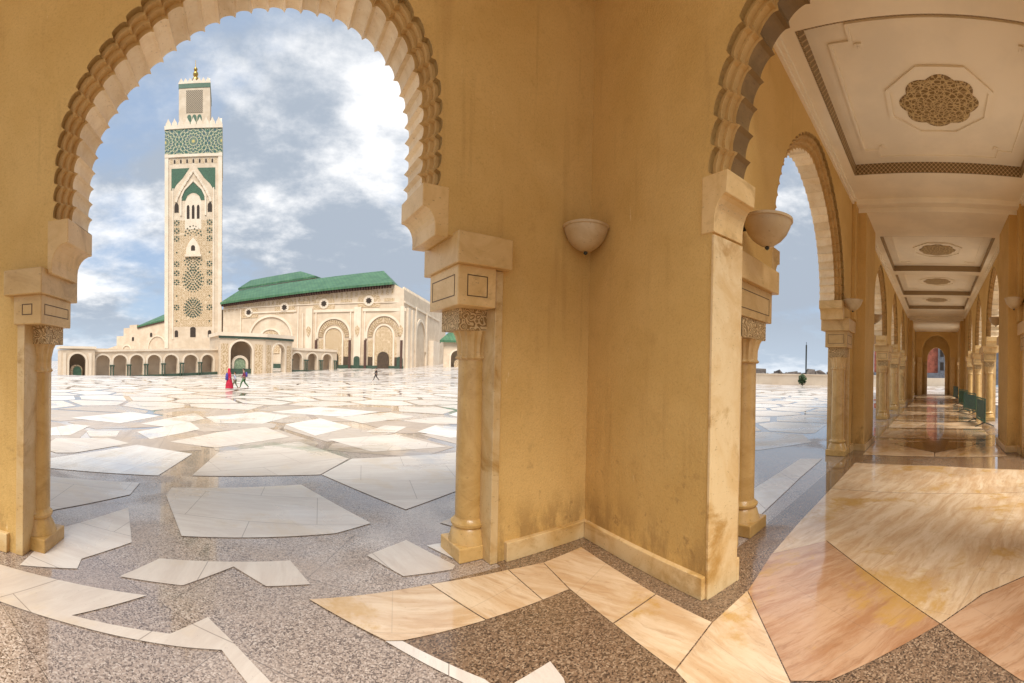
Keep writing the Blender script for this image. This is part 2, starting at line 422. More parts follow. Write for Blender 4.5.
# ------------------------------------------------------------------ mesh helpers
COL = sc.collection
class MB:
    def __init__(s): s.v = []; s.f = []; s.r = []; s.cur = None
    def add(s, vs, fs, rnd=None):
        o = len(s.v); s.v += [tuple(v) for v in vs]
        for f in fs: s.f.append([i + o for i in f]); s.r.append(random.random() if rnd is None else rnd)
        return s
    def box(s, fr, s0, s1, d0, d1, z0, z1, rnd=None):
        if s0 > s1: s0, s1 = s1, s0
        P = [fr(a, d, z) for z in (z0, z1) for (a, d) in ((s0, d0), (s1, d0), (s1, d1), (s0, d1))]
        return s.add(P, [(0, 3, 2, 1), (4, 5, 6, 7), (0, 1, 5, 4), (1, 2, 6, 5), (2, 3, 7, 6), (3, 0, 4, 7)], random.random() if rnd is None else rnd)
    def prism(s, fr, poly, d0, d1, rnd=None):
        """polygon in (s, z) pushed from depth d0 to d1"""
        n = len(poly)
        ar = sum(poly[i][0] * poly[(i + 1) % n][1] - poly[(i + 1) % n][0] * poly[i][1] for i in range(n))
        if ar < 0: poly = poly[::-1]
        P = [fr(a, d0, z) for a, z in poly] + [fr(a, d1, z) for a, z in poly]
        fs = [list(range(n)), list(range(2 * n - 1, n - 1, -1))]
        fs += [(i, i + n, (i + 1) % n + n, (i + 1) % n) for i in range(n)]
        return s.add(P, fs, random.random() if rnd is None else rnd)
    def lathe(s, c, prof, n=20, star=0, amp=0.0, a0=0, a1=2 * PI):
        """profile [(r, z)] turned about a vertical axis through c"""
        full = abs(a1 - a0 - 2 * PI) < 1e-6
        m = n if full else n + 1
        vs = []
        for r, z in prof:
            for i in range(m):
                a = a0 + (a1 - a0) * i / n
                q = r * (1 + (amp * abs(math.cos(star * a / 2)) if star else 0))
                vs.append((c[0] + q * math.cos(a), c[1] + q * math.sin(a), c[2] + z))
        fs = []
        for k in range(len(prof) - 1):
            for i in range(n):
                j = (i + 1) % m
                fs.append((k * m + i, k * m + j, (k + 1) * m + j, (k + 1) * m + i))
        if full:
            if prof[0][0] > 1e-6: fs.append(tuple(range(m - 1, -1, -1)))
            if prof[-1][0] > 1e-6: fs.append(tuple((len(prof) - 1) * m + i for i in range(m)))
        return s.add(vs, fs, .5)
    def tube(s, a, b, r, n=8, r2=None):
        a = Vector(a); b = Vector(b); d = (b - a).normalized(); r2 = r if r2 is None else r2
        x = d.orthogonal().normalized(); y = d.cross(x)
        vs = [a + (x * math.cos(2 * PI * i / n) + y * math.sin(2 * PI * i / n)) * r for i in range(n)]
        vs += [b + (x * math.cos(2 * PI * i / n) + y * math.sin(2 * PI * i / n)) * r2 for i in range(n)]
        return s.add(vs, [(i, (i + 1) % n, n + (i + 1) % n, n + i) for i in range(n)] + [tuple(range(n - 1, -1, -1)), tuple(range(n, 2 * n))], .5)
    def build(s, name, mat, parent=None, smooth=None, bevel=0.0):
        me = bpy.data.meshes.new(name)
        me.from_pydata(s.v, [], s.f)
        me.materials.append(mat)
        at = me.attributes.new('rnd', 'FLOAT', 'FACE')
        at.data.foreach_set('value', s.r)
        bm = bmesh.new(); bm.from_mesh(me)
        big = [f for f in bm.faces if len(f.verts) > 4]
        if big: bmesh.ops.triangulate(bm, faces=big, ngon_method='EAR_CLIP')
        bm.to_mesh(me); bm.free()
        o = bpy.data.objects.new(name, me); COL.objects.link(o)
        if parent:
            o.parent = parent
            o.matrix_parent_inverse = Matrix.Translation(parent.location).inverted()
        if smooth is not None:
            me.polygons.foreach_set('use_smooth', [True] * len(me.polygons))
            me.set_sharp_from_angle(angle=rad(smooth))
        if bevel:
            b = o.modifiers.new('bevel', 'BEVEL'); b.width = bevel; b.segments = 2; b.limit_method = 'ANGLE'; b.angle_limit = rad(40)
        return o

def frame(o, sd):
    sd = Vector((sd[0], sd[1], 0)).normalized(); nn = Vector((-sd.y, sd.x, 0)); o = Vector((o[0], o[1], 0))
    def f(s, d, z): return o + sd * s + nn * d + Vector((0, 0, z))
    f.s = sd; f.n = nn; f.o = o
    return f
WORLD = frame((0, 0), (1, 0))

def tag(o, label=None, cat=None, group=None, kind=None):
    if label: o['label'] = label
    if cat: o['category'] = cat
    if group: o['group'] = group
    if kind: o['kind'] = kind
    return o
def thing(name, label, cat, loc=(0, 0, 0), group=None):
    o = bpy.data.objects.new(name, None); COL.objects.link(o); o.location = loc
    o.empty_display_size = .2
    return tag(o, label, cat, group)
def copy_tree(o, parent=None):
    c = o.copy(); COL.objects.link(c)
    if parent: c.parent = parent
    for ch in o.children: copy_tree(ch, c)
    return c

def smooth_curve(pts, n):
    """Catmull-Rom through pts, resampled to n+1 equally spaced points"""
    P = [Vector((p[0], p[1])) for p in pts]
    P = [P[0] * 2 - P[1]] + P + [P[-1] * 2 - P[-2]]
    dense = []
    for i in range(1, len(P) - 2):
        for k in range(24):
            t = k / 24; a, b, c, d = P[i - 1], P[i], P[i + 1], P[i + 2]
            dense.append(.5 * ((2 * b) + (c - a) * t + (2 * a - 5 * b + 4 * c - d) * t * t + (3 * b - a - 3 * c + d) * t ** 3))
    dense.append(P[-2])
    L = [0]
    for i in range(1, len(dense)): L.append(L[-1] + (dense[i] - dense[i - 1]).length)
    res = []; j = 0
    for k in range(n + 1):
        x = L[-1] * k / n
        while j < len(L) - 2 and L[j + 1] < x: j += 1
        u = (x - L[j]) / max(L[j + 1] - L[j], 1e-9)
        res.append(dense[j].lerp(dense[j + 1], min(max(u, 0), 1)))
    return res
def scallop(pts, lobes, amp, offs, seg=8, point=1.0):
    """curve offset outward (away from the arch's opening); each lobe is a hollow between two cusps"""
    n = lobes * seg
    base = smooth_curve(pts, n)
    res = []
    for o in offs:
        c = []
        for i, p in enumerate(base):
            a = base[max(i - 1, 0)]; b = base[min(i + 1, n)]
            t = (b - a).normalized(); nn = Vector((-t.y, t.x))
            u = (i % seg) / seg
            bump_ = math.sqrt(max(0, 1 - (2 * u ** .62 - 1) ** 2)) if i % seg else 0.0
            c.append(p + nn * (o + amp * bump_))
        res.append(c)
    return res

# ------------------------------------------------------------------ arcade builder
def arch_ring(parent, fr, curve, lobes, T, width=.22, amp=.05, steps=(.19, .12, .06, 0.0), detail=8, rib=None):
    offs = [0, width * .36, width * .68, width]
    cs = scallop(curve, lobes, amp, offs, detail)
    n = len(cs[0])
    mb = MB()                      # nested scalloped bands stepping forward to the wall face
    for k in range(3):
        for i in range(n - 1):
            a, b = cs[k][i], cs[k][i + 1]; c, d = cs[k + 1][i + 1], cs[k + 1][i]
            mb.add([fr(a.x, steps[k], a.y), fr(b.x, steps[k], b.y), fr(c.x, steps[k], c.y), fr(d.x, steps[k], d.y)], [(0, 1, 2, 3)], .5)
            mb.add([fr(d.x, steps[k], d.y), fr(c.x, steps[k], c.y), fr(c.x, steps[k + 1] - (.003 if k == 2 else 0), c.y), fr(d.x, steps[k + 1] - (.003 if k == 2 else 0), d.y)], [(0, 1, 2, 3)], .5)
    mb.build('arch_moulding', M_MOLD, parent)
    sb = MB()                      # ribbed underside, each rib a shade of its own
    for i in range(n - 1):
        if i % detail == 0: rv = random.random()
        a, b = cs[0][i], cs[0][i + 1]
        sb.add([fr(a.x, steps[0], a.y), fr(b.x, steps[0], b.y), fr(b.x, T, b.y), fr(a.x, T, a.y)], [(0, 1, 2, 3)], rv)
        c, d = cs[3][i + 1], cs[3][i]
        sb.add([fr(a.x, T, a.y), fr(b.x, T, b.y), fr(c.x, T, c.y), fr(d.x, T, d.y)], [(0, 1, 2, 3)], rv)
    sb.build('arch_ribs', rib or M_RIB, parent)
    return cs[3]

def rect_line(mb, fr, s0, s1, z0, z1, d, w=.009, axis='s', at=0):
    if axis == 's':
        for (a, b, c, e) in ((s0, s1, z0, z0 + w), (s0, s1, z1 - w, z1), (s0, s0 + w, z0 + w, z1 - w), (s1 - w, s1, z0 + w, z1 - w)):
            mb.box(fr, a, b, d - .003, d + .003, c, e)
    else:
        for (a, b, c, e) in ((s0, s1, z0, z0 + w), (s0, s1, z1 - w, z1), (s0, s0 + w, z0 + w, z1 - w), (s1 - w, s1, z0 + w, z1 - w)):
            mb.box(fr, at - .003, at + .003, a, b, c, e)

def support(parent, fr, sg, S, T, detail=True):
    """column, capital, lined block, impost and corbel on one side of an arch; sg = +1 on the right"""
    z = S['z']
    col = thing('column', None, None, tuple(fr(S['c'], S['cd'], 0)))
    col.parent = parent; col.matrix_parent_inverse = Matrix.Translation(parent.location).inverted()
    c = fr(S['c'], S['cd'], 0); r = S.get('r', .155); ph = S.get('ph', .23)
    MB().box(fr, S['c'] - ph, S['c'] + ph, S['cd'] - ph, S['cd'] + ph, 0.002, .15).build('pedestal', M_COL, col, bevel=.012)
    MB().lathe(c, [(ph * .97, .151), (r * 1.25, .27), (r * 1.12, .30), (r * 1.28, .325), (r * 1.3, .35), (r * 1.08, .38), (r * 1.02, .40)], 28).build('base_ring', M_COL, col, smooth=35)
    zc = z[0] - .30
    MB().lathe(c, [(r, .40), (r * 1.01, 1.0), (r * .97, zc)], 28).build('shaft', M_COL, col, smooth=40)
    MB().lathe(c, [(r * .98, zc), (r * 1.12, zc + .02), (r * 1.0, zc + .045), (r * .98, zc + .05), (r * 1.0, zc + .16), (r * 1.14, zc + .25), (r * 1.3, z[0])], 32, star=16, amp=.09).build('capital', M_TRIM, col, smooth=25)
    f0, f1 = S['fi'], S['fo']
    MB().box(fr, f0, f1, S['cd'] - .21, S['cd'] + .21, z[0], z[1]).build('carved_frieze', M_CARVED, parent, bevel=.008)
    MB().box(fr, S['bi'], S['bo'], -.05, S['cd'] + .27, z[1] - .002, z[2]).build('impost_block', M_TRIM, parent, bevel=.01)
    ln = MB()
    rect_line(ln, fr, min(S['bi'], S['bo']) + .10, max(S['bi'], S['bo']) - .10, z[1] + .09, z[2] - .09, -.05)
    rect_line(ln, fr, .02, S['cd'] + .20, z[1] + .09, z[2] - .09, 0, axis='d', at=S['bi'])
    ln.build('inlay_line', M_LINE, parent)
    MB().box(fr, S['ii'], S['io'], -.12, S['cd'] + .36, z[2] - .003, z[3]).build('impost', M_TRIM, parent, bevel=.012)
    # S-curved corbel under the springing
    ci, co, zt = S['ci'], S['co'], S['cz']
    zb = z[3] - .05; h = zt - z[3]
    poly = [(co, zt), (ci, zt), (ci, z[3] + h * .50)]
    for k in range(1, 7):
        a = PI / 2 * k / 6
        poly.append((ci - 0 + sg * (abs(S['cx']) * math.sin(a)), z[3] + h * .50 - h * .42 * (1 - math.cos(a))))
    poly += [(poly[-1][0], zb), (co, zb)]
    MB().prism(fr, poly, -.004, T + .004).build('corbel', M_TRIM, parent, bevel=.008)
    # thin marble lining down the jamb
    j = S['j']
    MB().box(fr, j - sg * .075, j + sg * .012, -.02, T - .03, .002, z[2] - .01).build('jamb_lining', M_JAMB, parent, bevel=.006)

def arch_wall(parent, fr, s0, s1, top, T, outer, jl, jr, zl, zr, el, er):
    """plaster wall with the opening cut out; el/er = s of the spring corner above the imposts"""
    poly = [(s0, 0), (s0, top), (s1, top), (s1, 0), (jr, 0), (jr, zr), (er, zr)]
    poly += [(p.x, p.y) for p in reversed(outer)]
    poly += [(el, zl), (jl, zl), (jl, 0)]
    return MB().prism(fr, poly, 0, T).build('plaster_wall', M_PLASTER, parent)

def arcade_bay(name, label, cat, fr, s0, s1, top, T, curve, L, R, lobes=26, group=None, width=.22, skirt=True, detail=8, sides=(True, True)):
    t = thing(name, label, cat, tuple(fr((s0 + s1) / 2, T / 2, 0)), group)
    outer = arch_ring(t, fr, curve, lobes, T, width, detail=detail)
    arch_wall(t, fr, s0, s1, top, T, outer, L['j'], R['j'], L['z'][3] - .03, R['z'][3] - .03, min(L['co'], outer[0].x), max(R['co'], outer[-1].x))
    if sides[0]: support(t, fr, -1, L, T)
    if sides[1]: support(t, fr, +1, R, T)
    if skirt:
        for a, b in ((s0, L['j'] - .10), (R['j'] + .10, s1)):
            if b - a > .1: MB().box(fr, a + .004, b, -.055, .01, .002, .20).build('skirting', M_JAMB, t, bevel=.008)
    return t

# ------------------------------------------------------------------ ground
def ground_z(x, y):
    r = math.hypot(x, y); az = math.atan2(x, y)
    if x > 84 and y < 112: return -14.0
    if y < -26: return -14.0
    k = min(max((r - 56) / 46, 0), 1); k = k * k * (3 - 2 * k)
    q = min(max((az - .50) / .45, 0), 1); q = 1 - q * q * (3 - 2 * q)
    q2 = min(max((az + 1.5) / .5, 0), 1)
    rr = min(r, 230) / max(r, 1e-6)
    return (.031 * x * rr + .019 * y * rr - 3.05) * k * q * q2
def build_ground():
    rs = [0.0] + [1.5 * 1.09 ** i for i in range(92)]
    na = 180
    vs = [(0, 0, 0)]; fs = []; mi = []
    for r in rs[1:]:
        for a in range(na):
            th = 2 * PI * a / na; x, y = r * math.sin(th), r * math.cos(th)
            vs.append((x, y, ground_z(x, y)))
    for a in range(na): fs.append((0, 1 + (a + 1) % na, 1 + a)); mi.append(0)
    for k in range(1, len(rs) - 1):
        for a in range(na):
            b = (a + 1) % na; o = 1 + (k - 1) * na; p = o + na
            fs.append((o + a, o + b, p + b, p + a)); mi.append(1 if rs[k] > 47 else 0)
    me = bpy.data.meshes.new('ground'); me.from_pydata(vs, [], fs)
    me.materials.append(M_GRAN); me.materials.append(M_FAR)
    me.polygons.foreach_set('material_index', mi)
    o = bpy.data.objects.new('ground', me); COL.objects.link(o)
    tag(o, 'grey brown granite paving of the plaza and gallery', None, None, 'structure')
build_ground()
sea = MB().add([(-9000, -9000, -8), (9000, -9000, -8), (9000, 9000, -8), (-9000, 9000, -8)], [(0, 1, 2, 3)]).build('sea', M_SEA)
tag(sea, kind='structure')

def flat_sheet(name, polys, mat, z, label=None, angs=None, rnds=None):
    vs, fs, rn, an = [], [], [], []
    for i, q in enumerate(polys):
        ar = sum(q[k][0] * q[(k + 1) % len(q)][1] - q[(k + 1) % len(q)][0] * q[k][1] for k in range(len(q)))
        if ar < 0: q = q[::-1]
        o = len(vs); vs += [(x, y, z) for x, y in q]; fs.append(list(range(o, o + len(q))))
        rn.append(rnds[i] if rnds and i < len(rnds) else random.random()); an.append(angs[i] if angs else random.random() * PI)
    me = bpy.data.meshes.new(name); me.from_pydata(vs, [], fs); me.materials.append(mat)
    me.attributes.new('rnd', 'FLOAT', 'FACE').data.foreach_set('value', rn)
    me.attributes.new('ang', 'FLOAT', 'FACE').data.foreach_set('value', an)
    bm = bmesh.new(); bm.from_mesh(me)
    big = [f for f in bm.faces if len(f.verts) > 4]
    bmesh.ops.triangulate(bm, faces=big, ngon_method='EAR_CLIP')
    bm.to_mesh(me); bm.free()
    o = bpy.data.objects.new(name, me); COL.objects.link(o)
    tag(o, label, None, None, 'structure')
    return o

WHITE = [
 [(-2.88, 3.23), (-2.42, 3.3), (-1.0, 3.44), (-1.46, 2.94), (-0.69, 3.0), (-0.45, 3.26), (-0.25, 3.02), (0.04, 2.63), (0.30, 2.28), (0.14, 2.28), (-0.11, 2.62), (-0.3, 2.9), (-0.59, 2.88), (-1.38, 2.84), (-2.05, 2.79), (-2.6, 2.76)],
 [(-1.33, 3.66), (-1.07, 4.13), (-0.33, 4.21), (0.24, 4.27), (0.4, 3.8), (-0.0, 3.77), (-0.32, 4.11), (-0.74, 3.68)],
 [(-2.26, 3.4), (-2.38, 4.36), (-1.86, 5.44), (-1.46, 4.4), (-1.8, 3.83), (-1.75, 3.63)],
 [(-1.5, 6.11), (-1.51, 6.52), (0.55, 6.97), (1.3, 5.18), (0.81, 4.93), (-0.97, 4.73)],
 [(0.97, 7.59), (1.77, 8.83), (4.45, 8.95), (5.44, 8.94), (4.16, 6.83), (3.15, 6.27), (1.89, 5.57)],
 [(1.04, 4.31), (1.57, 4.59), (1.84, 3.84), (1.78, 3.77), (1.28, 3.8)],
 [(1.74, 4.38), (1.99, 4.39), (2.17, 4.16), (1.89, 3.96)],
 [(2.15, 4.97), (2.61, 5.2), (3.35, 5.48), (2.58, 4.2), (2.33, 4.66)],
 [(-4.59, 6.89), (-4.18, 7.62), (-3.09, 9.62), (-1.65, 9.05), (-1.9, 7.14), (-3.74, 6.81), (-4.42, 6.63)],
 [(-4.1, 6.17), (-3.47, 6.32), (-2.07, 6.63), (-2.02, 5.98), (-2.71, 4.94), (-2.88, 4.33)],
 [(-1.33, 7.3), (-1.1, 9.39), (0.78, 10.82), (1.7, 8.83), (0.94, 7.59), (0.03, 7.51)],
 [(1.55, 11.18), (3.62, 11.79), (4.33, 9.65), (2.37, 9.48)],
 [(-2.44, 10.26), (-1.4, 12.11), (-0.12, 13.3), (0.58, 11.55), (-1.25, 9.81)],
 [(0.53, 13.91), (1.88, 15.52), (2.66, 13.39), (1.29, 11.73)],
 [(0.86, 2.93), (0.98, 2.9), (1.35, 2.35), (1.42, 2.11), (1.28, 2.19), (1.21, 2.39)],
 [(1.5, 2.23), (1.81, 2.26), (1.78, 2.08), (1.74, 2.0), (1.48, 2.19)],
 [(-5.22, 9.48), (-4.09, 10.18), (-3.31, 9.73), (-4.04, 8.2), (-4.39, 7.99), (-4.95, 8.26)],
 [(-5.04, 10.93), (-4.17, 11.36), (-3.93, 10.42), (-4.55, 10.11)],
 [(-6.24, 10.39), (-6.12, 11.12), (-5.86, 11.87), (-5.32, 11.82), (-5.11, 10.06), (-5.75, 9.57)],
 [(-3.67, 11.39), (-2.62, 13.88), (-2.04, 12.42), (-3.0, 10.42)],
 [(2.86, 12.35), (3.83, 13.62), (4.45, 13.17), (3.7, 12.05)],
 [(4.42, 12.11), (5.5, 13.3), (6.39, 12.43), (5.57, 10.82), (4.95, 10.85)],
 [(-2.33, 15.31), (-0.38, 17.36), (0.88, 16.2), (-0.23, 13.94), (-1.78, 13.87)],
 [(0.03, 17.43), (2.37, 19.71), (4.71, 17.6), (2.89, 15.97)],
 [(2.48, 15.82), (5.09, 17.37), (5.63, 15.7), (3.16, 14.17)],
 [(4.68, 14.65), (6.62, 15.5), (7.68, 14.54), (7.01, 13.25), (5.47, 13.69)],
 [(-6.67, 13.13), (-5.38, 15.79), (-3.97, 15.06), (-4.68, 12.73)],
 [(-4.05, 12.89), (-2.9, 16.4), (-2.25, 14.77), (-3.15, 12.57)],
 [(4.06, 2.62), (4.25, 2.28), (7.76, 2.54), (9.67, 2.63), (9.48, 3.11), (6.61, 3.02)]]
flat_sheet('plaza_paving', WHITE, M_WHITE, .008, 'white marble polygons laid in the granite plaza')
CREAM = [
 [(0.36, 3.56), (1.47, 3.59), (1.67, 2.9), (0.98, 2.9), (0.86, 2.93)],
 [(1.47, 3.59), (2.27, 3.53), (2.23, 2.9), (1.67, 2.9)],
 [(2.27, 3.53), (2.66, 3.47), (2.53, 2.9), (2.23, 2.9)],
 [(2.66, 3.47), (3.23, 3.52), (3.03, 2.3), (2.45, 2.28), (2.53, 2.9)],
 [(3.03, 2.3), (2.96, 1.68), (2.34, 1.61), (2.45, 2.28)],
 [(2.96, 1.68), (3.54, 1.65), (2.62, 0.9), (2.37, 0.72), (2.21, 1.29), (2.34, 1.61)],
 [(3.54, 1.65), (4.38, 1.75), (4.95, 1.28), (3.44, -0.06), (2.7, 0.66), (2.62, 0.9)],
 [(4.95, 1.28), (4.38, 1.75), (5.5, 1.79), (7.2, 1.79), (7.2, -1.9), (4.47, -1.36), (3.89, -0.45), (3.44, -0.06)],
 [(7.2, 1.79), (9.46, 1.8), (9.43, -0.02), (8.9, -1.9), (7.2, -1.9)],
 [(3.44, -0.06), (3.89, -0.45), (4.47, -1.36), (3.62, -1.34), (2.65, -0.95), (2.75, -0.58)],
 [(4.47, -1.36), (7.2, -1.9), (7.2, -2.6), (3.7, -2.6), (3.62, -1.34)],
 [(10.45, 1.8), (13.0, 1.8), (13.0, .02), (10.45, .02)], [(10.45, .0), (13.0, .0), (13.0, -1.8), (10.45, -1.8)]]
x = 13.4
while x < 44:
    CREAM += [[(x, 1.8), (x + 2.3, 1.8), (x + 2.3, .02), (x, .02)], [(x, 0), (x + 2.3, 0), (x + 2.3, -1.8), (x, -1.8)]]
    x += 2.65
def joint(q, g=.006):
    m = (sum(v[0] for v in q) / len(q), sum(v[1] for v in q) / len(q)); res = []
    for x_, y_ in q:
        d = math.hypot(x_ - m[0], y_ - m[1]); k = (d - g * 1.3) / d
        res.append((m[0] + (x_ - m[0]) * k, m[1] + (y_ - m[1]) * k))
    return res
flat_sheet('gallery_paving', [joint(q) for q in CREAM], M_CREAM, .008, 'veined travertine slabs of the gallery floor',
           [.3, 1.3, .9, 1.2, 1.5, 1.9, .55, .35, .25, .9, .4] + [random.choice((0, .2, 1.5)) for _ in range(40)], [.85, .95, .6, .7, .9, .8, .1, .95, .75, .3, .9] + [random.uniform(.72, 1) for _ in range(60)])
flat_sheet('diamond_inlay', [[(11.01, -.01), (12.37, 1.29), (13.65 - .68, -.03), (12.56, -1.36)]], M_GRAN2, .013)
flat_sheet('gallery_granite', [[(1.42, 2.11), (.86, 2.925), (.36, 3.565), (2.24, 3.62), (2.24, 3.80), (3.9, 3.85), (3.9, 2.16), (11, 2.16), (11, 1.9), (46, 1.9), (46, -2.3), (-2, -2.3), (-2, -1.2)]], M_GRAN2, .0035)

# irregular marble cells over the rest of the plaza: a jittered net of points, each cell shrunk by the granite strip
def inside(q, pts):
    r = False; n = len(pts)
    for i in range(n):
        a, b = pts[i], pts[(i + 1) % n]
        if (a[1] > q[1]) != (b[1] > q[1]) and q[0] < (b[0] - a[0]) * (q[1] - a[1]) / (b[1] - a[1]) + a[0]: r = not r
    return r
TR = [(-7, 2.6), (-6.6, 9), (-7.2, 14), (-5.4, 16.4), (-2.9, 17), (-.4, 18), (2.3, 20.2), (5.2, 18), (8, 15), (6.8, 12), (5.8, 8.6), (4.0, 5.6), (3.8, 2.6)]
def cells():
    st = 3.0; sites = {}
    rr = random.Random(3)
    for i in range(-16, 22):
        for j in range(-9, 20):
            sites[i, j] = (i * st + (.5 * st if j % 2 else 0) + rr.uniform(-.9, .9), j * st * .9 + rr.uniform(-.9, .9))
    polys = []; between = []
    for (i, j), c in sites.items():
        if math.hypot(*c) > 50: continue
        q = [(c[0] - 5, c[1] - 5), (c[0] + 5, c[1] - 5), (c[0] + 5, c[1] + 5), (c[0] - 5, c[1] + 5)]
        wdt = rr.uniform(.10, .20)
        for di in range(-2, 3):
            for dj in range(-2, 3):
                o = sites.get((i + di, j + dj))
                if (di or dj) and o:
                    dx, dy = o[0] - c[0], o[1] - c[1]; L = math.hypot(dx, dy); nx, ny = dx / L, dy / L
                    lim = nx * c[0] + ny * c[1] + L / 2 - wdt
                    res = []
                    for k in range(len(q)):
                        a, b = q[k], q[(k + 1) % len(q)]
                        fa, fb = nx * a[0] + ny * a[1] - lim, nx * b[0] + ny * b[1] - lim
                        if fa <= 0: res.append(a)
                        if (fa < 0) != (fb < 0): u = fa / (fa - fb); res.append((a[0] + (b[0] - a[0]) * u, a[1] + (b[1] - a[1]) * u))
                    q = res
                    if not q: break
            if not q: break
        if len(q) < 3: continue
        m = (sum(v[0] for v in q) / len(q), sum(v[1] for v in q) / len(q))
        ok = not inside(m, TR) and sum(inside(v, TR) for v in q) <= len(q) * .4
        if not ok and m[1] > 9.0 and min(v[1] for v in q) > 7.6: between.append(q)
        if ok and (all(v[1] > (3.2 if v[0] > 3 else 3.6) for v in q) or all(v[1] < -2.9 for v in q)): polys.append(q)  # cells right of the gallery are added to bounce light into it
    return polys, between
pale, between = cells()
flat_sheet('plaza_paving', pale, M_WHITE, .004)
flat_sheet('beige_paving', between, M_BEIGE, .004, 'beige stone between the white slabs of the plaza')

# ------------------------------------------------------------------ left arch bay
frL = frame((0, 3.665), (5.9, .16))
curveL = [(-1.88, 3.36), (-1.87, 3.8), (-1.81, 4.2), (-1.66, 4.52), (-1.42, 4.80), (-1.15, 5.03), (-.80, 5.26), (-.35, 5.45), (.10, 5.50), (.55, 5.47), (.90, 5.33), (1.14, 5.13), (1.29, 4.88), (1.37, 4.55), (1.38, 4.10), (1.37, 3.70)]
sideL = dict(j=-2.42, c=-2.40, cd=.36, ph=.23, r=.135, z=[2.17, 2.36, 2.65, 2.90], fi=-2.20, fo=-2.48, bi=-2.14, bo=-2.46, ii=-2.10, io=-2.54, ci=-1.88, co=-2.10, cx=-.17, cz=3.36)
sideR = dict(j=2.24, c=2.12, cd=.36, ph=.23, r=.155, z=[2.38, 2.60, 2.99, 3.29], fi=1.84, fo=2.2, bi=1.72, bo=2.15, ii=1.68, io=2.30, ci=1.36, co=1.63, cx=.13, cz=3.71)
bayL = arcade_bay('arched_wall', 'ochre plaster wall with the large scalloped arch framing the minaret', 'arched wall', frL, -6.0, 3.72, 6.7, .60, curveL, sideL, sideR, 36, width=.115)

# ------------------------------------------------------------------ transverse wall with its arch across the gallery
frT = frame((3.23, 1.91), (-.144, -.9896))
half = 1.90
prof = [(.11, 3.75), (.14, 4.10), (.19, 4.45), (.28, 4.75), (.44, 5.02), (.66, 5.22), (1.05, 5.42), (1.5, 5.54)]
curveT = prof + [(1.9, 5.58)] + [(2 * half - a, z) for a, z in reversed(prof)]
tw = thing('arched_wall', 'ochre plaster pier wall projecting into the gallery beneath a shadowed scalloped arch', 'pier wall', tuple(frT(-.9, .3, 0)))
outT = arch_ring(tw, frT, curveT, 24, .40, .11, amp=.065, rib=M_SHADE_RIB)
poly = [(-2.2, 0), (-2.2, 6.85), (5.2, 6.85), (5.2, 0), (3.80, 0), (3.80, 3.72), (outT[-1].x, 3.72)] + [(p.x, p.y) for p in reversed(outT)] + [(outT[0].x, 3.72), (0, 3.72), (0, 0)]
MB().prism(frT, poly, 0, .42).build('plaster_wall', M_PLASTER, tw)
for sg, s_ in ((-1, 0.0), (1, 3.80)):
    MB().box(frT, s_, s_ - sg * .03, -.008, .44, .002, 3.22).build('jamb_lining', M_JAMB, tw, bevel=.006)
    p_ = [(s_ + sg * .12, 3.24), (s_ - sg * .03, 3.24), (s_ - sg * .03, 3.32)]
    for k in range(1, 7):
        a = PI / 2 * k / 6; p_.append((s_ - sg * (.03 + .13 * (1 - math.cos(a))), 3.32 + .24 * math.sin(a)))
    p_ += [(s_ - sg * .17, 3.76), (s_ + sg * .12, 3.76)]
    MB().prism(frT, p_, -.012, .435).build('corbel', M_TRIM, tw, bevel=.008)
MB().box(frT, -1.80, .0, -.055, .01, .002, .20).build('skirting', M_JAMB, tw, bevel=.008)
MB().box(frT, -.045, .035, .435, .47, .002, .22).build('skirting', M_JAMB, tw, bevel=.004)

# ------------------------------------------------------------------ gallery bays towards the far portal
def gal_side(c, sg, z, dz=0):
    return dict(j=c + sg * .18, c=c, cd=.22, ph=.25, r=.165, z=[q + dz for q in z], fi=c - sg * .22, fo=c + sg * .25, bi=c - sg * .34, bo=c + sg * .36,
                ii=c - sg * .42, io=c + sg * .42, ci=c - sg * .72, co=c - sg * .44, cx=sg * .14, cz=3.74 + dz)
GY, GT = 2.20, .55
def gal_curve(c0, c1, apex=6.08):
    m = (c0 + c1) / 2; h = (c1 - c0) / 2 - .72
    sh = [(1.0, 3.74), (.985, 4.1), (.92, 4.6), (.78, 5.15), (.56, 5.6), (.30, 5.92)]
    k = (apex - 3.74) / (6.08 - 3.74)
    sh = [(a, 3.74 + (z - 3.74) * k) for a, z in sh]
    return [(m - h * a, z) for a, z in sh] + [(m, apex)] + [(m + h * a, z) for a, z in reversed(sh)]
ZG = [2.42, 2.66, 3.06, 3.36]
frG = frame((0, GY), (1, 0))                      # plaza side, seen from inside
def bay_left(label, c0, c1, s0, s1, lobes, detail=8, jl=None):
    Ls = gal_side(c0, -1, ZG)
    if jl: Ls.update(jl)
    return arcade_bay('arcade_bay', label, 'arcade bay', frG, s0, s1, 6.9, GT, gal_curve(c0, c1), Ls, gal_side(c1, 1, ZG), lobes, None, detail=detail)
frR = frame((0, -GY), (-1, 0))                    # right side: s runs towards the camera, seen from inside
def bay_right(label, c0, c1, s0, s1, lobes, detail=8):
    return arcade_bay('arcade_bay', label, 'arcade bay', frR, -s1, -s0, 6.9, GT, gal_curve(-c1, -c0), gal_side(-c1, -1, ZG), gal_side(-c0, 1, ZG), lobes, None, detail=detail)
bay_left('first plaza side arch past the big pier with sky and parapet showing through', 4.90, 10.35, 3.66, 11.0, 38, jl=dict(j=4.34, cd=.19, fo=4.2, bo=4.0, io=3.95))
bay_left('plaza side gallery arch just beyond the first pair of piers', 14.1, 19.2, 12.8, 19.66, 28, 5)
bay_left('middle plaza side gallery arch of the three beyond the first piers', 20.0, 24.5, 19.68, 24.96, 26, 5)
